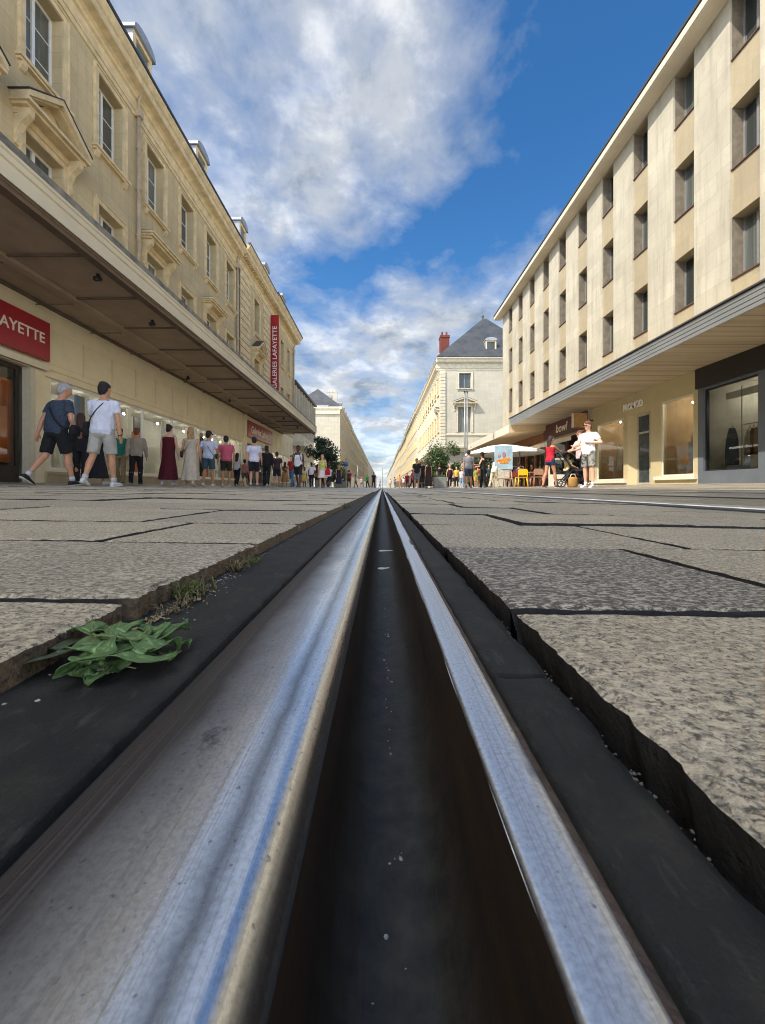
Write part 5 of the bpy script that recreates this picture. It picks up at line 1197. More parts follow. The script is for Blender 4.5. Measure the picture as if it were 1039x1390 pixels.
# chairs and tables
def chair(px,d,col,label,rz=0.,grp=None):
    x=X(px,d); r=empty('cafe_chair',(x,d,gz(x)),rz,label,'chair',grp or 'cafe chairs on the terrace'); m=mat_plain('chair_paint',col,.4,var=.05)
    for sx in (-.2,.2):
        for sy in (-.2,.2):
            mb=MB(); mb.tube([(sx*1.15,sy*1.15,0),(sx*.95,sy*.95,.44)],[.022,.028],6); mb.build('leg',m,r)
    mb=MB(); mb.box(-.23,.23,-.22,.22,.44,.47); mb.build('seat',m,r,bevel=.012)
    mb=MB(); pts=[(-.23,.55),(-.23,.76),(-.17,.84),(.17,.84),(.23,.76),(.23,.55)]; mb.prism_xz(pts,-.245,-.22); mb.tube([(-.21,-.22,.46),(-.21,-.235,.58)],.02,6); mb.tube([(.21,-.22,.46),(.21,-.235,.58)],.02,6); mb.build('backrest',m,r,bevel=.008)
    return r
chair(708,18.7,c255(235,185,5),'bright yellow cafe chair seen from behind, next to the easel')
chair(729,18.8,c255(165,125,95),'tan cafe chair seen from behind, between the yellow chair and the girl in red')
for i,(px,d) in enumerate(((718,21.5),(741,21.8),(700,23))): chair(px,d,c255(110,50,35),['brown cafe chair behind the gap between yellow and tan chairs','brown cafe chair behind the girl in red','brown cafe chair behind the yellow one'][i],rz=[.6,2.6,3.1][i])
def table(px,d,label):
    x=X(px,d); r=empty('cafe_table',(x,d,gz(x)),0,label,'table','round cafe tables'); mb=MB(); mb.tube([(0,0,.70),(0,0,.73)],.36,18); mb.build('table_top',mat_plain('table_wood',(.45,.30,.16),.4),r)
    mb=MB(); mb.tube([(0,0,.02),(0,0,.7)],.03,8); mb.tube([(0,0,0),(0,0,.03)],.24,14); mb.build('pedestal',M_BLACK,r)
table(716,20.0,'round cafe table behind the yellow and tan chairs'); table(735,22.6,'round cafe table farther back behind the girl in red')
# terrace screens
for i,(px,d,w_) in enumerate(((757,18.6,.8),(690,25,2.0))):
    x=X(px,d); r=empty('terrace_screen',(x,d,gz(x)),0,['pale framed terrace screen right of the girl in red','glazed terrace screen behind the easel'][i],'screen','terrace windbreak screens')
    mb=MB(); mb.box(-w_/2,-w_/2+.05,0,.05,0,1.3); mb.box(w_/2-.05,w_/2,0,.05,0,1.3); mb.box(-w_/2+.05,w_/2-.05,0,.05,1.25,1.3); mb.box(-w_/2+.05,w_/2-.05,.002,.048,0,.55); mb.build('frame',M_IVORY,r); MB().quad((-w_/2+.05,.02,.55),(w_/2-.05,.02,.55),(w_/2-.05,.02,1.25),(-w_/2+.05,.02,1.25)).build('pane',M_GLASS,r)
# stone planter at the right of the square
x=X(597,26); r=empty('stone_planter',(x,26,gz(x)),0,'low square grey stone planter in front of the people at the square','planter'); mb=MB(); mb.box(-.42,.42,-.3,.3,0,.72); mb.build('tub',mat_plain('grey_granite',(.22,.22,.20),.8,var=.25),r,bevel=.02); mb=MB()
for i in range(300):
    p=Vector((random.uniform(-.38,.38),random.uniform(-.26,.26),.72+random.uniform(0,.16))); u=Vector((random.gauss(0,1),random.gauss(0,1),random.gauss(0,1))).normalized(); w_=u.orthogonal().normalized(); mb.quad(p-u*.05,p-w_*.02,p+u*.05,p+w_*.02)
mb.build('foliage',M_FOL,r)
# ================================================================== people
REM=[]   # (mesh object, voxel size, wrinkle) all remeshed in one go at the end
def loft(mb,rings,seg=16,cap=True):
    """rings: (centre, axis_x, axis_y) already scaled"""
    vs=[];fs=[]
    for c,ax,ay in rings:
        for k in range(seg):
            a=2*pi*k/seg; vs.append(c+ax*cos(a)+ay*sin(a))
    for i in range(len(rings)-1):
        for k in range(seg): fs.append((i*seg+k,i*seg+(k+1)%seg,(i+1)*seg+(k+1)%seg,(i+1)*seg+k))
    if cap: fs+=[tuple(range(seg-1,-1,-1)),tuple((len(rings)-1)*seg+k for k in range(seg))]
    mb.add(vs,fs,True)
def limb(mb,pts,rads,seg=12):
    mb.tube(pts,rads,seg)
    mb.ball(pts[0],rads[0]*.98,seg,8); mb.ball(pts[-1],rads[-1]*.98,seg,8)
class Pose:
    def __init__(s,h,lean=3,legs=((0,0,0),(0,0,0)),arms=((0,6,8),(0,6,8)),head=(0,0),heavy=0.,female=False,child=False,splay=.0):
        k=h/1.75; s.k=k; s.heavy=heavy; s.f=female
        wd=.92 if female else 1.0
        s.P=Vector((0,0,.95))*k
        L=R(lean); s.up=Vector((0,sin(L),cos(L))); s.fw=Vector((0,cos(L),-sin(L))); s.x=Vector((1,0,0))
        s.hip=[];s.knee=[];s.ank=[];s.foot=[]
        for i,sg in enumerate((-1,1)):
            a,b,fp=legs[i]; hp=s.P+Vector((sg*.09*k,0,-.02*k)); d=Vector((sg*splay,sin(R(a)),-cos(R(a)))).normalized(); kn=hp+d*.43*k
            d2=Vector((sg*splay*.5,sin(R(a-b)),-cos(R(a-b)))).normalized(); an=kn+d2*.42*k
            s.hip.append(hp); s.knee.append(kn); s.ank.append(an)
            ff=Vector((sg*.12,cos(R(fp)),-sin(R(fp)))).normalized(); fu=Vector((0,sin(R(fp)),cos(R(fp))))
            s.foot.append((ff,fu))
        low=min(min((an-fu*.075*k-ff*.05*k).z,(an-fu*.075*k+ff*.16*k).z) for an,(ff,fu) in zip(s.ank,s.foot))
        sh=Vector((0,0,-low))
        s.P+=sh; s.hip=[v+sh for v in s.hip]; s.knee=[v+sh for v in s.knee]; s.ank=[v+sh for v in s.ank]
        s.neck=s.P+s.up*.51*k
        hd=R(head[0]); s.hup=(s.up*cos(hd)+s.fw*sin(hd)).normalized(); s.headc=s.neck+s.up*.05*k+s.hup*.135*k
        t=R(head[1]); hf=(s.fw*cos(hd)-s.up*sin(hd)); s.hf=(hf*cos(t)+s.x*sin(t)).normalized(); s.hx=s.hf.cross(s.hup).normalized()
        s.sho=[];s.elb=[];s.wri=[];s.hand=[]
        for i,sg in enumerate((-1,1)):
            a,o,e=arms[i][:3]; o2=arms[i][3] if len(arms[i])>3 else o*.3
            sp=s.neck-s.up*.075*k+Vector((sg*.178*k*wd*(1+heavy*.15),0,0))
            f=lambda a,o:(s.x*sg*sin(R(o))+(s.fw*sin(R(a))-s.up*cos(R(a)))*cos(R(o))).normalized()
            el=sp+f(a,o)*.28*k; wr=el+f(a+e,o2)*.245*k
            s.sho.append(sp); s.elb.append(el); s.wri.append(wr); s.hand.append(f(a+e+6,o2))
        s.wd=wd
    def torso(s,infl=0.,z0=-.10,z1=.5,neckr=.0):
        k=s.k;f=s.f;h=s.heavy
        T=[(-.10,.150,.105,0),(-.02,.168,.118,-.012),(.05,.160+.012*h,.115+.02*h,-.004),(.13,.138+.05*h,.104+.06*h,.006),(.22,.140+.05*h,.106+.055*h,.006),(.32,.160+.02*h,.118+.02*h,.004),(.40,.170,.112,-.004),(.455,.150,.088,-.010),(.49,.100,.068,-.012),(.52,.062,.058,-.006)]
        rings=[]
        zs=[z0]+[t[0] for t in T if z0+.01<t[0]<z1-.01]+[z1]
        for z in zs:
            for a,b in zip(T,T[1:]):
                if a[0]<=z<=b[0] or (z<T[0][0] and a is T[0]) or (z>T[-1][0] and b is T[-1]):
                    t=(z-a[0])/(b[0]-a[0]); t=max(0,min(1,t)); rx,ry,oy=[a[q]+(b[q]-a[q])*t for q in (1,2,3)]; break
            c=s.P+s.up*z*k+s.fw*oy*k
            rings.append((c,s.x*(rx*s.wd+infl)*k,-s.fw*(ry+infl)*k))
        return rings
def tf(o,parent): o.parent=parent; return o
def part_remesh(mb,name,mat,parent,vox,wr=0.):
    o=mb.build(name,mat,parent); REM.append((o,vox,wr)); return o
SK_L=c255(222,170,140); SK_M=c255(190,135,100); SK_T=c255(205,150,118); SK_D=c255(92,58,42)
HAIRC={'black':(.012,.010,.009),'brown':(.055,.028,.014),'blonde':(.36,.21,.08),'grey':(.36,.35,.34),'white':(.55,.53,.5),'auburn':(.14,.045,.02),'dark':(.022,.014,.010)}
def mat_hair(c):
    key=('hair',c)
    if key in MATS: return MATS[key]
    k=N('hair_strands'); v=k.coord(scale=(90,90,9)); col=HAIRC[c]; m=k.mix(k.ramp(k.noise(v,1.,3),[(.3,0.),(.7,1.)]),tuple(x*.55 for x in col),tuple(min(1,x*1.5) for x in col))
    k.bsdf(m,.75,0,k.bump(k.noise(v,1,3),.9,.006)); MATS[key]=k.m; return k.m
def person(px,d,h,rz,label,legs=((0,0,0),(0,0,0)),arms=((-6,7,10),(6,7,10)),lean=3,head=(0,0),sk=SK_T,hair=('short','brown'),top=('tee',(.7,.7,.7)),bottom=('shorts',(.05,.05,.06)),shoes=(.7,.7,.7),socks=None,heavy=0.,female=False,splay=.02,xx=None,grp='pedestrians in the street',eyes=False,seat=None,cat='person'):
    x=X(px,d) if xx is None else xx; g0=gz(x)
    r=empty('person',(x,d,g0 if seat is None else g0+seat),R(rz),label,cat,grp)
    s=Pose(h,lean,legs,arms,head,heavy,female,splay=splay); k=s.k
    vox=.0085 if d<8 else (.011 if d<13.6 else .017 if d<25 else .024); seg=12
    vox*=max(.6,min(1,k*1.05))
    b=MB(); loft(b,s.torso(0,-.10,.52)); b.ball(s.torso(0,-.10,.5)[0][0]+Vector((0,0,.015*k)),(.135*k,.095*k,.05*k),14,8)
    for i in (0,1):
        limb(b,[s.hip[i],s.hip[i]*.62+s.knee[i]*.38,s.knee[i]],[.083*k,.075*k,.052*k]); 
        cm=s.knee[i]*.68+s.ank[i]*.32-Vector((0,.014*k,0)); limb(b,[s.knee[i],cm,s.knee[i]*.3+s.ank[i]*.7,s.ank[i]],[.050*k,.055*k,.038*k,.034*k])
        ff,fu=s.foot[i]; limb(b,[s.ank[i]-fu*.035*k-ff*.02*k,s.ank[i]-fu*.045*k+ff*.08*k,s.ank[i]-fu*.052*k+ff*.15*k],[.036*k,.033*k,.022*k])
        ar=.9 if female else 1.
        limb(b,[s.sho[i],s.sho[i]*.55+s.elb[i]*.45,s.elb[i]],[.050*k*ar,.045*k*ar,.036*k*ar]); limb(b,[s.elb[i],s.elb[i]*.7+s.wri[i]*.3,s.wri[i]],[.036*k*ar,.038*k*ar,.025*k*ar])
        hd=s.hand[i]; sg=(-1,1)[i]; side=Vector((0,1,0)); side=(side-hd*side.dot(hd)).normalized(); nrm=hd.cross(side)
        pc=s.wri[i]+hd*.05*k; rings=[(s.wri[i],side*.024*k,nrm*.02*k),(pc,side*.040*k,nrm*.017*k),(s.wri[i]+hd*.095*k,side*.040*k,nrm*.014*k)]; loft(b,rings,10)
        for q,l in zip((-.030,-.010,.010,.030),(.058,.072,.078,.066)):
            p0=s.wri[i]+hd*.085*k+side*q*k; p1=p0+hd*l*.5*k; p2=p1+(hd*.8-nrm*sg*.45).normalized()*l*.5*k; b.tube([p0,p1,p2],[.0098*k,.0092*k,.0075*k],6)
        p0=s.wri[i]+hd*.03*k+side*.03*k; b.tube([p0,p0+(hd*.7+side*.7)*.035*k,p0+(hd*.95+side*.5)*.062*k],[.013*k,.011*k,.008*k],6)
    # neck and head
    b.tube([s.neck-s.up*.05*k,s.headc-s.hup*.07*k],[.060*k,.052*k],12)
    H=s.headc; hs=k if k>.85 else k*1.12
    loft(b,[(H+s.hup*z*hs+s.hf*oy*hs,s.hx*rx*hs,s.hf*ry*hs) for z,rx,ry,oy in [(-.115,.028,.034,.048),(-.10,.046,.056,.030),(-.07,.060,.078,.012),(-.03,.070,.091,.002),(.02,.077,.098,-.003),(.06,.074,.094,-.006),(.09,.060,.075,-.008),(.108,.034,.045,-.01),(.114,.012,.015,-.01)]],16)
    b.tube([H+s.hf*.088*hs+s.hup*.018*hs,H+s.hf*.112*hs-s.hup*.022*hs],[.008*hs,.014*hs],6)
    for sg in (-1,1): b.ball(H+s.hx*sg*.078*hs-s.hf*.008*hs-s.hup*.01*hs,(.012*hs,.018*hs,.028*hs),7,6)
    part_remesh(b,'body',skin(sk),r,vox)
    # hair or hat
    hk,hc=hair; b=MB()
    if hk!='bald' :
        loft(b,[(H+s.hup*z*hs+s.hf*oy*hs,s.hx*rx*hs,s.hf*ry*hs) for z,rx,ry,oy in [(-.112,.044,.018,-.046),(-.085,.066,.038,-.048),(-.035,.082,.064,-.036),(.015,.089,.084,-.024),(.055,.087,.099,-.009),(.09,.074,.088,-.009),(.116,.046,.056,-.012),(.127,.014,.018,-.014)]],16)
        if hk in('long','tail'):
            n0=H-s.hf*.055*hs+s.hup*.05*hs; ln=.40 if hk=='long' else .26
            wv=.085 if hk=='long' else .035
            loft(b,[(n0,s.hx*.075*hs,s.hf*.05*hs),(n0-s.up*.10*hs-s.hf*.03*hs,s.hx*(wv+.01)*hs,s.hf*.055*hs),(n0-s.up*.22*hs-s.hf*.035*hs,s.hx*(wv+.015)*hs,s.hf*.042*hs),(n0-s.up*(ln-.06)*hs-s.hf*.04*hs,s.hx*wv*hs,s.hf*.034*hs),(n0-s.up*ln*hs-s.hf*.04*hs,s.hx*wv*.5*hs,s.hf*.015*hs)],12)
        if hk=='bun': b.ball(H-s.hf*.10*hs+s.hup*.07*hs,.045*hs,10,8)
        if hk=='bob':
            n0=H-s.hf*.03*hs; loft(b,[(n0+s.hup*.04*hs,s.hx*.09*hs,s.hf*.07*hs),(n0-s.hup*.05*hs,s.hx*.098*hs,s.hf*.075*hs),(n0-s.hup*.13*hs,s.hx*.092*hs,s.hf*.066*hs),(n0-s.hup*.165*hs,s.hx*.07*hs,s.hf*.04*hs)],14)
        part_remesh(b,'hair',mat_hair(hc),r,vox*1.0,.008)
    # bottoms
    bt,bc=bottom[0],bottom[1]; b=MB(); cm_=cloth(bc,pattern=bottom[2] if len(bottom)>2 else None)
    if bt in('shorts','trousers','short_shorts'):
        loft(b,s.torso(.018,-.10,.10)); b.ball(s.P-s.up*.085*k,(.172*k*s.wd,.135*k,.085*k),14,8); e={'shorts':.88,'trousers':1,'short_shorts':.38}[bt]
        for i in (0,1):
            he=s.hip[i]*(1-e)+s.knee[i]*e; b.ball(s.hip[i],.098*k,12,8)
            if bt=='trousers':
                b.tube([s.hip[i]+Vector((0,0,.02)),s.hip[i]*.5+s.knee[i]*.5,s.knee[i]],[.101*k,.088*k,.069*k],14); b.ball(s.knee[i],.068*k,12,8)
                b.tube([s.knee[i],s.knee[i]*.6+s.ank[i]*.4,s.ank[i]-Vector((0,0,.03*k))],[.069*k,.067*k,.058*k],14)
            else: b.tube([s.hip[i]+Vector((0,0,.02)),s.hip[i]*.6+he*.4,he],[.101*k,.097*k,.086*k if bt=='shorts' else .095*k],14)
        part_remesh(b,{'shorts':'shorts','short_shorts':'shorts','trousers':'trousers'}[bt],cm_,r,max(vox,.011),.010)
    elif bt in('skirt','dress','midi'):
        zt=.44 if bt!='skirt' else .10; zb={'skirt':-.42,'dress':-.78,'midi':-.62}[bt]
        up=s.torso(.02,.0,zt) if bt!='skirt' else s.torso(.02,.0,.10)
        rings=[]; n=7; leg=(s.ank[0]+s.ank[1])/2
        for j in range(n):
            t=1-j/n; z=zb*t; c=s.P+Vector((0,(leg.y-s.P.y)*t*.5,z*k)); fl_=(.175+.10*t)*k*(1 if bt!='dress' else .98); rings.append((c,s.x*fl_*s.wd,Vector((0,1,0))*(-fl_*.80-abs(s.ank[0].y-s.ank[1].y)*.28*t)))
        loft(b,rings+up,28)
        m=b
        for vi,v in enumerate(m.v):
            ring=vi//28; kk=vi%28
            if ring<n:
                t=1-ring/n; c=rings[ring][0]; dv=Vector(v)-c; f=1+.10*t*sin(kk*2*pi/28*7+ring*.4+h*9); m.v[vi]=tuple(c+dv*f)
        if bt!='skirt':
            for i in (0,1): b.tube([s.sho[i]-s.up*.06*k+Vector((0,0,0)),s.sho[i]+s.up*.02*k-s.x*(-1,1)[i]*.05*k,s.neck-s.up*.02*k+s.x*(-1,1)[i]*.07*k],[.03*k,.025*k,.02*k],8)
        part_remesh(b,'dress' if bt!='skirt' else 'skirt',cm_,r,max(vox,.011),.005)
    # tops
    if top:
        tk,tcol=top[0],top[1]; b=MB(); hem=-.10 if tk!='crop' else .06
        loft(b,s.torso(.020,hem,.475 if tk!='tank' else .42))
        if tk in('tee','long','crop'):
            for i in (0,1):
                q=.62 if tk!='long' else 1.; e=s.sho[i]*(1-q)+s.elb[i]*q
                b.ball(s.sho[i],.064*k,12,8); b.tube([s.neck-s.up*.06*k,s.sho[i]+s.up*.004*k],[.068*k,.062*k],12)
                b.tube([s.sho[i],s.sho[i]*.5+e*.5,e],[.063*k,.064*k,.060*k],12)
                if tk=='long': b.ball(s.elb[i],.055*k,10,7); b.tube([s.elb[i],s.wri[i]],[.054*k,.042*k],12)
        else:
            for i in (0,1): b.tube([s.neck-s.up*.12*k+s.x*(-1,1)[i]*.13*k,s.neck-s.up*.02*k+s.x*(-1,1)[i]*.10*k],[.05*k,.03*k],10)
        part_remesh(b,{'tee':'shirt','long':'jacket','tank':'tank_top','crop':'top'}[tk],cloth(tcol,pattern=top[2] if len(top)>2 else None),r,max(vox,.010),.011)
    # shoes
    for i in (0,1):
        ff,fu=s.foot[i]; b=MB(); a=s.ank[i]; sx=ff.cross(fu).normalized()
        loft(b,[(a-fu*.045*k-ff*.062*k,sx*.026*k,fu*.028*k),(a-fu*.035*k-ff*.04*k,sx*.036*k,fu*.042*k),(a-fu*.030*k+ff*.01*k,sx*.040*k,fu*.046*k),(a-fu*.045*k+ff*.07*k,sx*.043*k,fu*.034*k),(a-fu*.053*k+ff*.14*k,sx*.043*k,fu*.024*k),(a-fu*.058*k+ff*.185*k,sx*.028*k,fu*.015*k)],12)
        o=part_remesh(b,'shoe',mat_plain('shoe_leather',shoes,.5,var=.1),r,max(.007,vox*.8))
        q=MB(); q.prism_yz([(0,0)]*3,0,0) if False else None
        loft(q,[(a-fu*.076*k-ff*.065*k,sx*.030*k,fu*.009*k),(a-fu*.076*k-ff*.03*k,sx*.040*k,fu*.012*k),(a-fu*.076*k+ff*.08*k,sx*.046*k,fu*.012*k),(a-fu*.074*k+ff*.19*k,sx*.034*k,fu*.009*k)],10); q.build('sole',mat_plain('pale_sole',(.65,.63,.58),.7),o)
        if socks is not None:
            b=MB(); b.tube([a-Vector((0,0,.0)),a+(s.knee[i]-a).normalized()*.07*k],[.042*k,.043*k],12); b.build('sock',cloth(socks),r)
    if eyes:
        b=MB()
        for sg in (-1,1): b.ball(H+s.hf*.088*hs+s.hx*sg*.031*hs+s.hup*.012*hs,(.012*hs,.008*hs,.006*hs),8,6)
        b.build('eyes',mat_plain('eye_dark',(.02,.015,.012),.2),r)
        b=MB(); b.ball(H+s.hf*.084*hs-s.hup*.055*hs,(.022*hs,.012*hs,.006*hs),8,6); b.build('lips',mat_plain('lips',(.35,.10,.09),.5),r)
    r['_p']=0; del r['_p']; person.last=s
    return r,s
def sunglasses(r,s):
    b=MB(); H=s.headc; k=s.k
    for sg in (-1,1):
        c=H+s.hf*.100*k+s.hx*sg*.034*k+s.hup*.014*k; b.ball(c,(.027*k,.014*k,.020*k),10,7); b.tube([c+s.hx*sg*.024*k,H+s.hx*sg*.082*k+s.hup*.012*k],.004,5)
    b.tube([H+s.hf*.106*k-s.hx*.015*k+s.hup*.018*k,H+s.hf*.106*k+s.hx*.015*k+s.hup*.018*k],.004,5)
    b.build('sunglasses',mat_plain('dark_lens',(.012,.01,.01),.12),r)
def baseball_cap(r,s,col,brim=1,name='cap'):
    H=s.headc; k=s.k; b=MB()
    loft(b,[(H+s.hup*z*k,s.hx*rx*k,s.hf*ry*k) for z,rx,ry in [(.045,.092,.108),(.08,.088,.104),(.115,.066,.080),(.135,.02,.03)]],16)
    if brim==1: loft(b,[(H+s.hup*.05*k+s.hf*.07*k,s.hx*.075*k,s.hup*.008*k),(H+s.hup*.045*k+s.hf*.14*k,s.hx*.065*k,s.hup*.006*k),(H+s.hup*.035*k+s.hf*.175*k,s.hx*.03*k,s.hup*.005*k)],10)
    else: loft(b,[(H+s.hup*.040*k,s.hx*.17*k,s.hf*.19*k),(H+s.hup*.055*k,s.hx*.16*k,s.hf*.18*k)],20)
    b.build(name,cloth(col),r)
def local(r,p): a,b=rot(r.rotation_euler.z,p); return Vector((r.location.x+a,r.location.y+b,r.location.z+p[2]))
def sling(r,s,side,col,label,name='sling_bag',size=(.13,.06,.11),drop=.02,fwd=.02,strap=.014):
    """side=+1: strap over the right shoulder, bag on the left hip"""
    k=s.k; A=s.neck-s.up*.015*k+s.x*side*.10*k; B=s.P+s.up*.03*k-s.x*side*.185*k*(1+s.heavy*.2)-Vector((0,0,drop))
    t=empty(name,local(r,(0,0,0)),r.rotation_euler.z,label,'bag','bags carried by pedestrians')
    b=MB(); pts=[]
    for i in range(24):
        a=2*pi*i/24; f=(1-cos(a))/2; c=A.lerp(B,f); dep=(.135+.045*s.heavy)*k*(sin(a)); tw=abs(sin(a))
        pts.append(c+s.fw*dep+Vector((-side*.0,0,0)))
    pts.append(pts[0]); b.tube(pts,strap,6,flat=.5); b.build('strap',cloth(col),t)
    c=B+s.fw*fwd-s.x*side*.05*k; b=MB(); w_,t_,h_=size
    loft(b,[(c+Vector((0,0,z*h_)),s.x*t_*q,s.fw*w_*q) for z,q in [(-1.05,.6),(-.9,.92),(-.3,1.05),(.4,1.0),(.85,.9),(1,.6)]],12); b.build('pouch',cloth(col),t); return t
random.seed(5)
WK=lambda a,b=24,fp=26:((a,4,-8),(-a,b,fp))       # left leg forward
WR=lambda a,b=24,fp=26:((-a,b,fp),(a,4,-8))
# --- left pavement, nearest first
r,s=person(76,6.55,1.74,-16,'grey-haired man in navy patterned shirt and black shorts walking at far left',legs=((-13,26,34),(16,6,-6)),arms=((-14,8,6),(4,16,44,-16)),lean=9,head=(14,16),hair=('short','grey'),top=('tee',c255(62,74,92),(.025,.03,.05,60)),bottom=('shorts',(.010,.010,.012)),shoes=(.012,.012,.014),socks=(.6,.6,.6),heavy=.65,grp='pedestrians on the left pavement')
sling(r,s,-1,(.012,.012,.013),'black shoulder bag of the grey-haired man in navy',size=(.075,.045,.085),fwd=.12)
r,s=person(139,6.65,1.76,4,'dark-haired man in white tee and light grey shorts walking away at left',legs=((-9,18,20),(9,4,-4)),arms=((22,8,62,12),(-6,14,16)),lean=5,head=(4,12),sk=c255(200,148,112),hair=('short','black'),top=('tee',c255(222,224,238)),bottom=('shorts',c255(176,172,162)),shoes=(.68,.68,.66),socks=(.6,.6,.6),heavy=.45,splay=.05,grp='pedestrians on the left pavement')
sling(r,s,1,(.012,.011,.011),'black sling bag on the hip of the man in white tee and grey shorts',size=(.12,.075,.13),fwd=.06,strap=.016)
b=MB(); b.tube([s.wri[1],s.wri[1]+s.hand[1]*.025],[.030,.030],10); b.build('watch',M_BLACK,r)
person(110,8.9,1.60,30,'person all in black half hidden behind the man with the sling bag',legs=WK(14),sk=SK_M,hair=('long','brown'),female=True,top=('long',(.014,.014,.016)),bottom=('trousers',(.014,.014,.016)),shoes=(.6,.6,.6),grp='pedestrians on the left pavement')
r,s=person(131,9.6,1.62,-10,'woman in dark dress hidden behind the man in white tee',legs=WR(10),sk=SK_M,hair=('tail','black'),female=True,top=None,bottom=('dress',(.018,.018,.024)),shoes=(.5,.5,.5),grp='pedestrians on the left pavement')
r,s=person(163,11.9,1.66,200,'man in teal tee, khaki trousers and dark cap by the shop window',legs=WK(8),sk=SK_M,hair=('short','dark'),top=('tee',c255(40,120,100)),bottom=('trousers',c255(150,130,95)),shoes=(.03,.03,.03),grp='pedestrians on the left pavement'); baseball_cap(r,s,(.02,.02,.025))
person(185,11.6,1.66,20,'elderly man in beige cardigan and black trousers walking away',legs=((-10,8,10),(6,6,0)),arms=((-8,8,12),(8,10,14)),lean=6,sk=SK_M,hair=('short','auburn'),top=('long',c255(165,152,130)),bottom=('trousers',(.010,.010,.012)),shoes=(.012,.012,.012),heavy=.4,grp='pedestrians on the left pavement')
person(229,10.9,1.66,4,'woman in long burgundy sleeveless dress with dark pinned-up hair',legs=((-6,8,12),(6,3,0)),arms=((-4,6,10),(4,8,12)),head=(14,12),sk=SK_L,hair=('bun','black'),female=True,top=None,bottom=('dress',c255(84,12,26)),shoes=(.62,.60,.58),socks=(.5,.4,.42),heavy=.5,grp='pedestrians on the left pavement')
r,s=person(259,11.0,1.64,18,'blonde woman in long pale beige strap dress walking away',legs=WK(7),arms=((10,12,60,-10),(-2,14,26)),sk=SK_T,hair=('long','blonde'),female=True,top=None,bottom=('dress',c255(196,182,160)),shoes=(.6,.45,.3),heavy=.3,grp='pedestrians on the left pavement')
sling(r,s,1,(.05,.03,.02),'small dark bag at the hip of the blonde woman',name='shoulder_bag',size=(.10,.04,.09),strap=.006)
r,s=person(283,12.4,1.72,6,'man in white tee and blue-grey shorts with thin cross-body strap',legs=((-6,10,10),(8,4,-3)),arms=((-6,8,16),(14,14,40)),head=(4,20),sk=SK_M,hair=('short','black'),top=('tee',c255(205,212,228)),bottom=('shorts',c255(62,84,96)),shoes=(.65,.65,.65),heavy=.1,grp='pedestrians on the left pavement'); baseball_cap(r,s,(.012,.012,.015))
sling(r,s,-1,(.02,.025,.04),'small navy bag on the strap of the man in blue-grey shorts',size=(.07,.03,.08),strap=.008)
person(307,13.4,1.70,17,'man in pink tee and dark olive shorts walking away',legs=((-4,8,8),(10,12,-6)),arms=((-4,12,8),(0,13,10)),sk=SK_M,hair=('short','dark'),top=('tee',c255(205,92,112)),bottom=('shorts',c255(42,42,32)),shoes=(.5,.45,.35),heavy=.55,grp='pedestrians on the left pavement')
person(322,16.2,1.35,-4,'girl with long dark hair, pale top and black trousers beside the man in pink',legs=WK(6),sk=SK_M,hair=('long','dark'),female=True,top=('tee',c255(190,190,188)),bottom=('trousers',(.012,.012,.014)),shoes=(.03,.03,.03),grp='pedestrians on the left pavement')
person(332.5,17.5,1.18,0,'small child in dusty pink between the girl and the man in black shorts',legs=WR(10),sk=SK_M,hair=('short','dark'),top=('tee',c255(170,110,100)),bottom=('shorts',c255(90,75,70)),grp='pedestrians on the left pavement')
person(345,13.7,1.73,14,'young man in white tee and short black shorts walking away',legs=((-4,6,6),(8,4,-2)),arms=((-4,10,10),(4,12,10)),sk=SK_T,head=(0,-22),hair=('short','black'),top=('tee',c255(225,222,240)),bottom=('shorts',(.012,.012,.02)),shoes=(.1,.1,.11),socks=(.6,.6,.6),grp='pedestrians on the left pavement')
person(362,15.9,1.66,0,'person in black standing by the second entrance, right of the young man',legs=WK(5),sk=SK_D,hair=('short','black'),top=('long',(.010,.010,.012)),bottom=('trousers',(.010,.010,.012)),shoes=(.4,.4,.4),heavy=.3,grp='pedestrians on the left pavement')
person(387,25.5,1.58,0,'woman in dark top and tan skirt beneath the canopy end',legs=WR(8),sk=SK_M,hair=('long','dark'),female=True,top=('tee',c255(45,15,20)),bottom=('midi',c255(170,125,75)),shoes=(.4,.3,.2),grp='pedestrians on the left pavement')
person(396,21,1.68,150,'person in red shirt and blue jeans left of the man with backpack straps',legs=WK(10),sk=SK_L,hair=('short','brown'),top=('tee',c255(165,28,32)),bottom=('trousers',c255(75,110,145)),shoes=(.05,.05,.06),grp='pedestrians on the left pavement')
r,s=person(405,16.7,1.78,176,'dark-skinned man in white tank top and black shorts walking towards us',legs=WK(12),sk=SK_D,hair=('short','black'),top=('tank',c255(232,228,232)),bottom=('shorts',(.014,.014,.016)),shoes=(.05,.05,.05),heavy=.2,eyes=True,grp='pedestrians on the left pavement')
t=empty('backpack',local(r,(0,0,0)),r.rotation_euler.z,'dark backpack worn by the man in white tank top','bag','bags carried by pedestrians'); b=MB(); c=s.P+s.up*.28-s.fw*.20; loft(b,[(c+s.up*z,s.x*.13*q,s.fw*.07*q) for z,q in [(-.2,.7),(-.15,1),(.1,1),(.2,.7)]],12); b.build('pack',cloth((.03,.03,.05)),t); b=MB()
for sg in (-1,1): b.tube([s.P+s.up*.42-s.fw*.14+s.x*sg*.10,s.neck+s.up*.0+s.x*sg*.105,s.P+s.up*.40+s.fw*.135+s.x*sg*.115,s.P+s.up*.22+s.fw*.13+s.x*sg*.15,s.P+s.up*.15-s.fw*.1+s.x*sg*.17],.016,6)
b.build('straps',cloth((.03,.03,.06)),t)
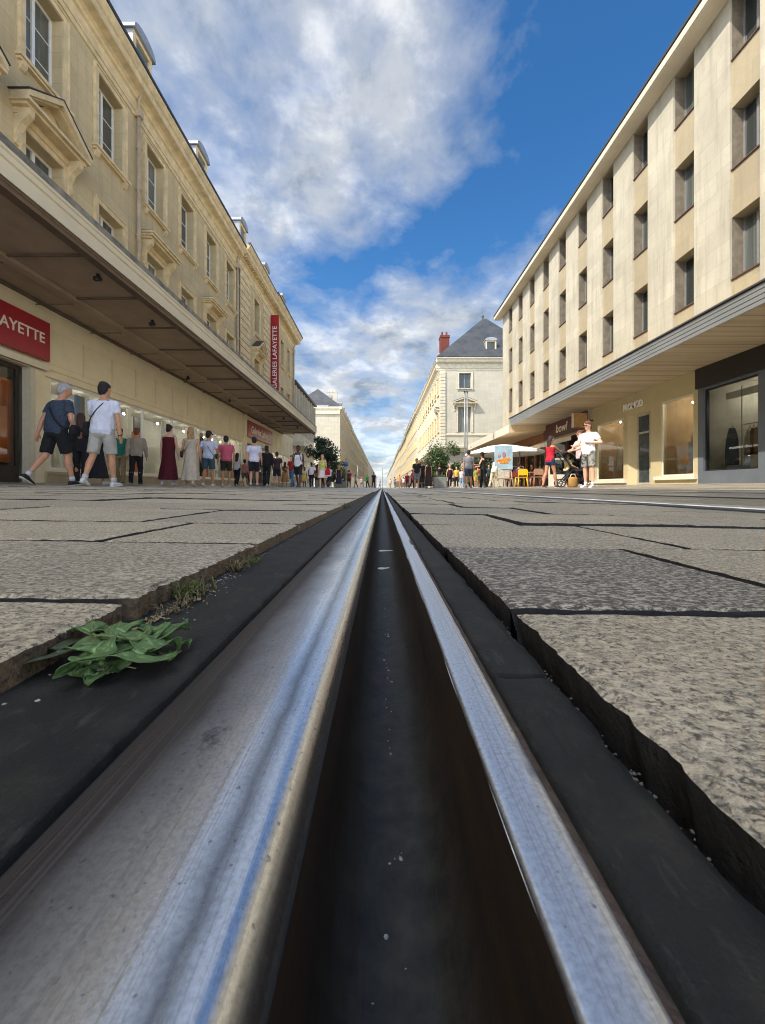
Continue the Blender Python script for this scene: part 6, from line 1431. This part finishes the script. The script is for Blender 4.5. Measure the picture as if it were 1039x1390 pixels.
person(413.5,21.5,1.10,170,'small child in white and yellow beside the man in white tank top',sk=SK_D,hair=('short','dark'),top=('tee',c255(200,190,150)),bottom=('shorts',c255(215,180,70)),shoes=(.5,.2,.2),grp='pedestrians on the left pavement')
person(423,25,1.58,0,'stout woman in white top and navy trousers seen from behind',legs=WK(8),sk=SK_D,hair=('short','black'),female=True,top=('tee',c255(222,216,226)),bottom=('trousers',c255(22,24,44)),shoes=(.05,.05,.05),heavy=.8,grp='pedestrians on the left pavement')
r,s=person(438,19.6,1.66,178,'blonde woman in yellow-green top and white skirt carrying a red bag',legs=WR(10),sk=SK_L,hair=('bob','blonde'),female=True,top=('tank',c255(225,215,110),(.25,.55,.15,9)),bottom=('skirt',c255(228,215,215)),shoes=(.6,.6,.6),eyes=True,heavy=.2,grp='pedestrians on the left pavement')
t=empty('hand_bag',local(r,(-.27,.10,.78)),0,'red bag held by the woman in yellow-green top','bag','bags carried by pedestrians'); b=MB(); loft(b,[(Vector((0,0,z)),Vector((.13*q,0,0)),Vector((0,.06*q,0))) for z,q in [(-.14,.8),(-.1,1),(.1,.9),(.14,.6)]],12); b.build('pouch',cloth(c255(200,20,30)),t); b=MB(); b.tube([(-.07,0,.13),(-.04,0,.26),(.04,0,.26),(.07,0,.13)],.01,6); b.build('handle',cloth(c255(170,20,30)),t)
person(447,27,1.5,0,'person in white top and black trousers right of the woman with red bag',sk=SK_M,legs=WK(8),hair=('short','dark'),top=('tee',c255(215,210,215)),bottom=('trousers',(.02,.02,.03)),grp='pedestrians on the left pavement')
person(460,28.5,1.64,10,'woman in dark navy dress by the yellow-green shrub',legs=WR(6),sk=SK_M,hair=('long','blonde'),female=True,top=None,bottom=('midi',c255(32,34,52)),shoes=(.1,.1,.1),grp='pedestrians on the left pavement')
# --- far down the street
for i,(px,d,h,top_,bot,lab) in enumerate([(474,38,1.7,(130,40,35),(40,35,40),'person in dull red far down the left side'),(483,52,1.7,(150,130,120),(60,50,50),'person in greyish beige far down the left side'),(499,50,1.72,(20,175,75),(25,25,30),'person in bright green top far down the street'),
  (507.5,44,1.74,(30,32,45),(25,28,45),'person in dark clothes just left of the rail line'),(516,80,1.7,(120,110,115),(50,50,60),'tiny grey figure near the vanishing point, left'),(530,70,1.7,(190,180,175),(120,110,110),'tiny pale figure near the vanishing point, right'),(536,60,1.7,(170,140,150),(90,90,100),'small mauve figure right of the vanishing point'),
  (543,50,1.7,(225,140,40),(190,110,50),'figure in orange right of the vanishing point'),(553,44,1.7,(160,30,45),(120,25,35),'figure in red down the right side'),(560,36,1.68,(215,60,70),(60,30,35),'figure in coral red left of the two in black'),(548,62,1.7,(210,200,190),(90,80,80),'small ivory figure between orange and red ones'),(491,64,1.7,(180,170,165),(110,100,110),'small pale figure left of the one in green')]):
    person(px,d,h,(i*67)%360,lab,legs=WK(8) if i%2 else WR(8),sk=SK_M,hair=('short',['dark','brown','blonde'][i%3]),top=('tee',c255(*top_)),bottom=('trousers',c255(*bot)),shoes=(.1,.1,.1),grp='small figures far down the street')
# --- right side of the square
person(566,23,1.76,185,'man all in black standing with his head by the far terrace',sk=SK_M,hair=('short','dark'),top=('tee',(.012,.012,.013)),bottom=('shorts',c255(120,120,128)),shoes=(.5,.5,.5),grp='people gathered at the square')
person(573,24.5,1.74,10,'person in black with pale cap beside the man all in black',sk=SK_M,hair=('short','blonde'),top=('tee',(.015,.015,.016)),bottom=('trousers',(.02,.02,.022)),grp='people gathered at the square')
person(582,23.8,1.66,5,'woman with long brown hair in dark translucent dress',legs=WK(6),sk=SK_T,hair=('long','brown'),female=True,top=None,bottom=('dress',c255(52,34,34)),shoes=(.05,.04,.04),heavy=.3,grp='people gathered at the square')
person(597,28.6,1.70,8,'man in navy tee and pale shorts behind the stone planter',legs=WK(5),sk=SK_M,hair=('short','brown'),top=('tee',c255(18,22,38)),bottom=('shorts',c255(150,165,180)),grp='people gathered at the square')
person(611,28.2,1.64,182,'woman in burgundy overalls over a pink top',legs=WR(5),arms=((0,16,20),(0,16,20)),sk=SK_L,hair=('bob','brown'),female=True,top=('tank',c255(70,22,32)),bottom=('trousers',c255(52,20,28)),heavy=.3,eyes=False,grp='people gathered at the square')
person(620,30.5,1.60,175,'woman in yellow top and black trousers',sk=SK_L,hair=('long','brown'),female=True,top=('tee',c255(220,190,80)),bottom=('trousers',(.015,.015,.018)),grp='people gathered at the square')
person(627,27,1.32,170,'child in white tee left of the tall man in grey',sk=SK_T,hair=('short','brown'),top=('tee',c255(225,218,220)),bottom=('trousers',c255(140,165,195)),grp='people gathered at the square')
person(636.5,18.6,1.78,-12,'tall man in grey tee and dark blue shorts beside the lighting mast',legs=((-8,10,12),(10,6,-4)),sk=SK_M,hair=('short','dark'),top=('tee',c255(122,122,128)),bottom=('shorts',c255(48,62,78)),shoes=(.04,.04,.045),heavy=.25,grp='people gathered at the square')
person(646.5,22.5,1.15,10,'child in green and yellow right of the tall man in grey',sk=SK_M,hair=('short','dark'),top=('tee',c255(140,150,60)),bottom=('shorts',c255(205,160,80)),grp='people gathered at the square')
r,s=person(656,19.0,1.70,60,'woman in black trousers and top with wide black hat',legs=((-10,12,12),(12,6,-4)),arms=((26,10,70,10),(20,8,60)),sk=SK_L,hair=('bob','dark'),female=True,top=('tank',(.010,.010,.011)),bottom=('trousers',(.010,.010,.011)),shoes=(.015,.015,.015),grp='people gathered at the square'); baseball_cap(r,s,(.012,.010,.010),2,'hat')
t=empty('hand_bag',local(r,(.20,.02,.80)),R(60),'black handbag at the side of the woman in black hat','bag','bags carried by pedestrians'); b=MB(); loft(b,[(Vector((0,0,z)),Vector((.05*q,0,0)),Vector((0,.16*q,0))) for z,q in [(-.12,.85),(-.09,1),(.08,.9),(.12,.7)]],12); b.build('pouch',cloth((.02,.018,.02)),t); b=MB(); b.tube([(0,-.1,.1),(-.02,-.03,.38),(-.02,.03,.38),(0,.1,.1)],.01,6); b.build('handle',cloth((.02,.018,.02)),t)
person(671,20.4,1.66,-60,'woman in loose white top and cream trousers leaning towards the easel',legs=((-14,6,8),(22,14,-6)),arms=((50,12,30),(55,8,25)),lean=22,head=(4,0),sk=SK_M,hair=('short','dark'),female=True,top=('long',c255(225,218,205)),bottom=('trousers',c255(205,192,160)),shoes=(.5,.4,.3),heavy=.3,grp='people gathered at the square')
# seated guests on the terrace
def seated(px,d,rz,lab,top_,hair,chc=(110,50,35)):
    x=X(px,d); th=R(rz); chair(px+0,d,c255(*chc),'brown cafe chair under the '+lab.split(',')[0],rz=th+0*pi)
    person(px,d,1.66,rz,lab,legs=((84,84,0),(84,84,0)),arms=((34,8,55,0),(30,8,60,0)),lean=6,sk=SK_M,hair=hair,top=('tee',c255(*top_)),bottom=('trousers',(.03,.03,.04)),shoes=(.1,.1,.1),grp='guests seated on the terrace',splay=.08)
seated(704,21.6,-60,'guest in purple, seated behind the yellow chair',(90,50,110),('short','black'))
seated(723,23.2,120,'guest in black tee, seated at the rear table',(20,20,24),('short','brown'))
seated(690,23.5,-30,'guest in dark red, seated behind the easel',(90,30,34),('long','dark'))
for i,(px,d,h,tp,bt,rz_,lab) in enumerate([(588,34,1.72,(150,30,40),(30,30,40),20,'distant person in red top between the dark dress and the navy tee'),(604,36,1.6,(60,60,70),(40,40,50),200,'distant person in slate grey right of the navy tee'),(616,37,1.7,(200,195,190),(60,70,90),10,'distant person in off-white behind the burgundy overalls'),(641,33,1.74,(60,40,50),(30,30,36),190,'distant person in plum behind the tall man in grey'),(649,30,1.65,(215,120,110),(70,90,120),5,'person in salmon top behind the black hat woman'),(664,31,1.7,(35,70,90),(30,30,36),185,'person in petrol blue behind the woman in white'),(572,47,1.7,(180,60,50),(50,50,60),0,'distant person in brick red beside the two in black'),(592,44,1.7,(90,110,130),(60,60,70),180,'distant person in steel blue under the widest tree'),(680,29,1.6,(190,180,160),(90,70,60),175,'person in sand colour behind the poster easel'),(694,28,1.72,(40,40,48),(40,40,48),20,'person in charcoal behind the terrace parasols'),(376,19,1.68,(60,45,50),(35,35,45),5,'person in dark mauve beyond the second entrance'),(430,33,1.7,(190,120,60),(60,60,80),0,'distant person in ochre by the dark bushy tree'),(452,40,1.7,(160,60,70),(50,45,60),185,'distant person in raspberry beyond the dark bushy tree'),(467,46,1.7,(210,205,200),(90,90,100),10,'distant person in white beyond the yellow-green shrub')]):
    person(px,d,h,rz_,lab,legs=WK(9) if i%2 else WR(7),arms=((-12+i%5*6,8,12),(14-i%4*6,9,16)),sk=SK_M,hair=('short' if i%3 else 'bob',['dark','brown','blonde'][i%3]),top=('tee',c255(*tp)),bottom=('trousers' if i%2 else 'shorts',c255(*bt)),shoes=(.1,.1,.1),grp='small figures far down the street')
# girl, couple and stroller
person(747,12.1,1.58,-72,'girl with long dark hair, red tank top and denim shorts reaching out',legs=((-10,6,8),(14,6,0)),arms=((10,10,10),(62,-4,18,-6)),head=(6,0),sk=SK_M,hair=('long','dark'),female=True,top=('tank',c255(190,28,48)),bottom=('short_shorts',c255(28,50,76)),shoes=(.08,.06,.05),grp='family beside the stroller',splay=.04)
r,s=person(789,11.9,1.68,100,'woman in sunglasses and white top behind the man with hand on hip',legs=WK(4),arms=((40,4,40,0),(36,10,40,0)),sk=SK_L,hair=('tail','auburn'),female=True,top=('tee',c255(225,200,200)),bottom=('trousers',c255(25,25,32)),grp='family beside the stroller'); sunglasses(r,s)
r,s=person(799,10.55,1.76,120,'man in white tee, camouflage shorts and sunglasses, hand on hip',legs=((2,4,0),(-4,4,2)),arms=((0,38,95,-62),(26,4,52,-10)),lean=0,head=(10,6),sk=SK_L,hair=('short','auburn'),top=('tee',c255(238,236,240)),bottom=('shorts',c255(150,148,140),(.10,.09,.08,16)),shoes=(.72,.7,.68),socks=(.65,.65,.65),heavy=.25,grp='family beside the stroller',splay=.06); sunglasses(r,s)
sx_,sy_=X(778,11.9),11.9
t=empty('stroller',(sx_,sy_,gz(sx_)),R(75),'black pushchair with tan hood lining between girl and couple','stroller')
M_TAN=cloth(c255(190,150,90)); M_BK=cloth((.014,.014,.016))
b=MB()
for q in (-.24,.24):
    b.tube([(q,-.38,.12),(q,.10,.62),(q,.42,1.02)],.014,7); b.tube([(q,.36,.13),(q,.02,.55)],.014,7); b.tube([(q,.36,.13),(q,-.30,.22)],.011,6)
b.tube([(-.24,.42,1.02),(0,.44,1.04),(.24,.42,1.02)],.016,7); b.build('frame',M_BLACK,t)
for qx in (-.26,.26):
    for qy,rr in ((-.38,.10),(.36,.13)):
        b=MB(); n=20; 
        pts=[(qx,qy+cos(2*pi*i/n)*rr*.88,rr+sin(2*pi*i/n)*rr*.88) for i in range(n+1)]; b.tube(pts,.018,6,cap=False); o=b.build('wheel',M_BLACK,t); b=MB(); b.tube([(qx-.012,qy,rr),(qx+.012,qy,rr)],.035,8)
        for i in range(5): b.tube([(qx,qy,rr),(qx,qy+cos(i*1.257)*rr*.85,rr+sin(i*1.257)*rr*.85)],.006,4)
        b.build('rim',M_ALU,o)
b=MB(); loft(b,[(Vector((0,y,z)),Vector((.22,0,0)),Vector((0,.03,.05))) for y,z in [(-.34,.36),(-.28,.50),(-.05,.48),(.08,.60),(.24,.92)]],12); b.build('seat',M_BK,t)
b=MB(); vs=[];fs=[]
for i in range(9):
    a=R(18+i*17)
    for j in range(9):
        u=-1+j/4; vs.append((u*.25,.22-cos(a)*.30*(1-.18*u*u),.80+sin(a)*.30*(1-.25*u*u)))
for i in range(8):
    for j in range(8): fs.append((i*9+j,i*9+j+1,(i+1)*9+j+1,(i+1)*9+j))
b.add(vs,fs,True); o=b.build('hood',M_BK,t); sd=o.modifiers.new('t','SOLIDIFY'); sd.thickness=.012
b=MB(); loft(b,[(Vector((0,y,z)),Vector((.18,0,0)),Vector((0,.02,.07))) for y,z in [(-.2,.24),(.22,.24)]],10); b.build('basket',M_BK,t)
sx2=X(776,11.4); t=empty('round_stool',(sx2,11.3,gz(sx2)),0,'small tan round-topped bucket bag standing before the pushchair','bag'); b=MB(); loft(b,[(Vector((0,0,z)),Vector((q,0,0)),Vector((0,q*.8,0))) for z,q in [(0,.10),(.06,.13),(.24,.13),(.30,.10)]],14); b.build('tub',cloth(c255(160,120,62)),t); b=MB(); b.tube([(-.09,0,.27),(-.05,0,.38),(.05,0,.38),(.09,0,.27)],.012,6); b.build('handle',cloth(c255(230,220,210)),t); t.name='bucket_bag'
person(770,12.0,1.0,-80,'toddler in pale clothes and blond hair by the pushchair',legs=WK(6),arms=((30,10,40),(30,10,40)),sk=SK_L,hair=('short','blonde'),top=('tee',c255(232,205,150)),bottom=('shorts',c255(40,40,45)),shoes=(.6,.6,.6),grp='family beside the stroller')
# --- grow all the bodies and clothes into single surfaces
tmp=[]
for o,vox,wr in REM:
    m=o.modifiers.new('skin','REMESH'); m.mode='VOXEL'; m.voxel_size=vox; m.use_smooth_shade=True
    m=o.modifiers.new('smooth','SMOOTH'); m.factor=.5; m.iterations=3 if wr else 2
dg=bpy.context.evaluated_depsgraph_get(); dg.update()
new=[]
for o,vox,wr in REM:
    new.append(bpy.data.meshes.new_from_object(o.evaluated_get(dg)))
for (o,vox,wr),me in zip(REM,new):
    o.modifiers.clear(); mats=list(o.data.materials); o.data=me
    if not me.materials:
        for q in mats: me.materials.append(q)
    if wr:
        ns=[v.normal.copy() for v in me.vertices]
        for v,n in zip(me.vertices,ns):
            c=v.co; a=noise.noise(Vector((c.x*11+o.location.x,c.y*11,c.z*5)))+.5*noise.noise(Vector((c.x*24,c.y*24,c.z*13)))
            v.co=c+n*wr*a*1.4
        me.update()
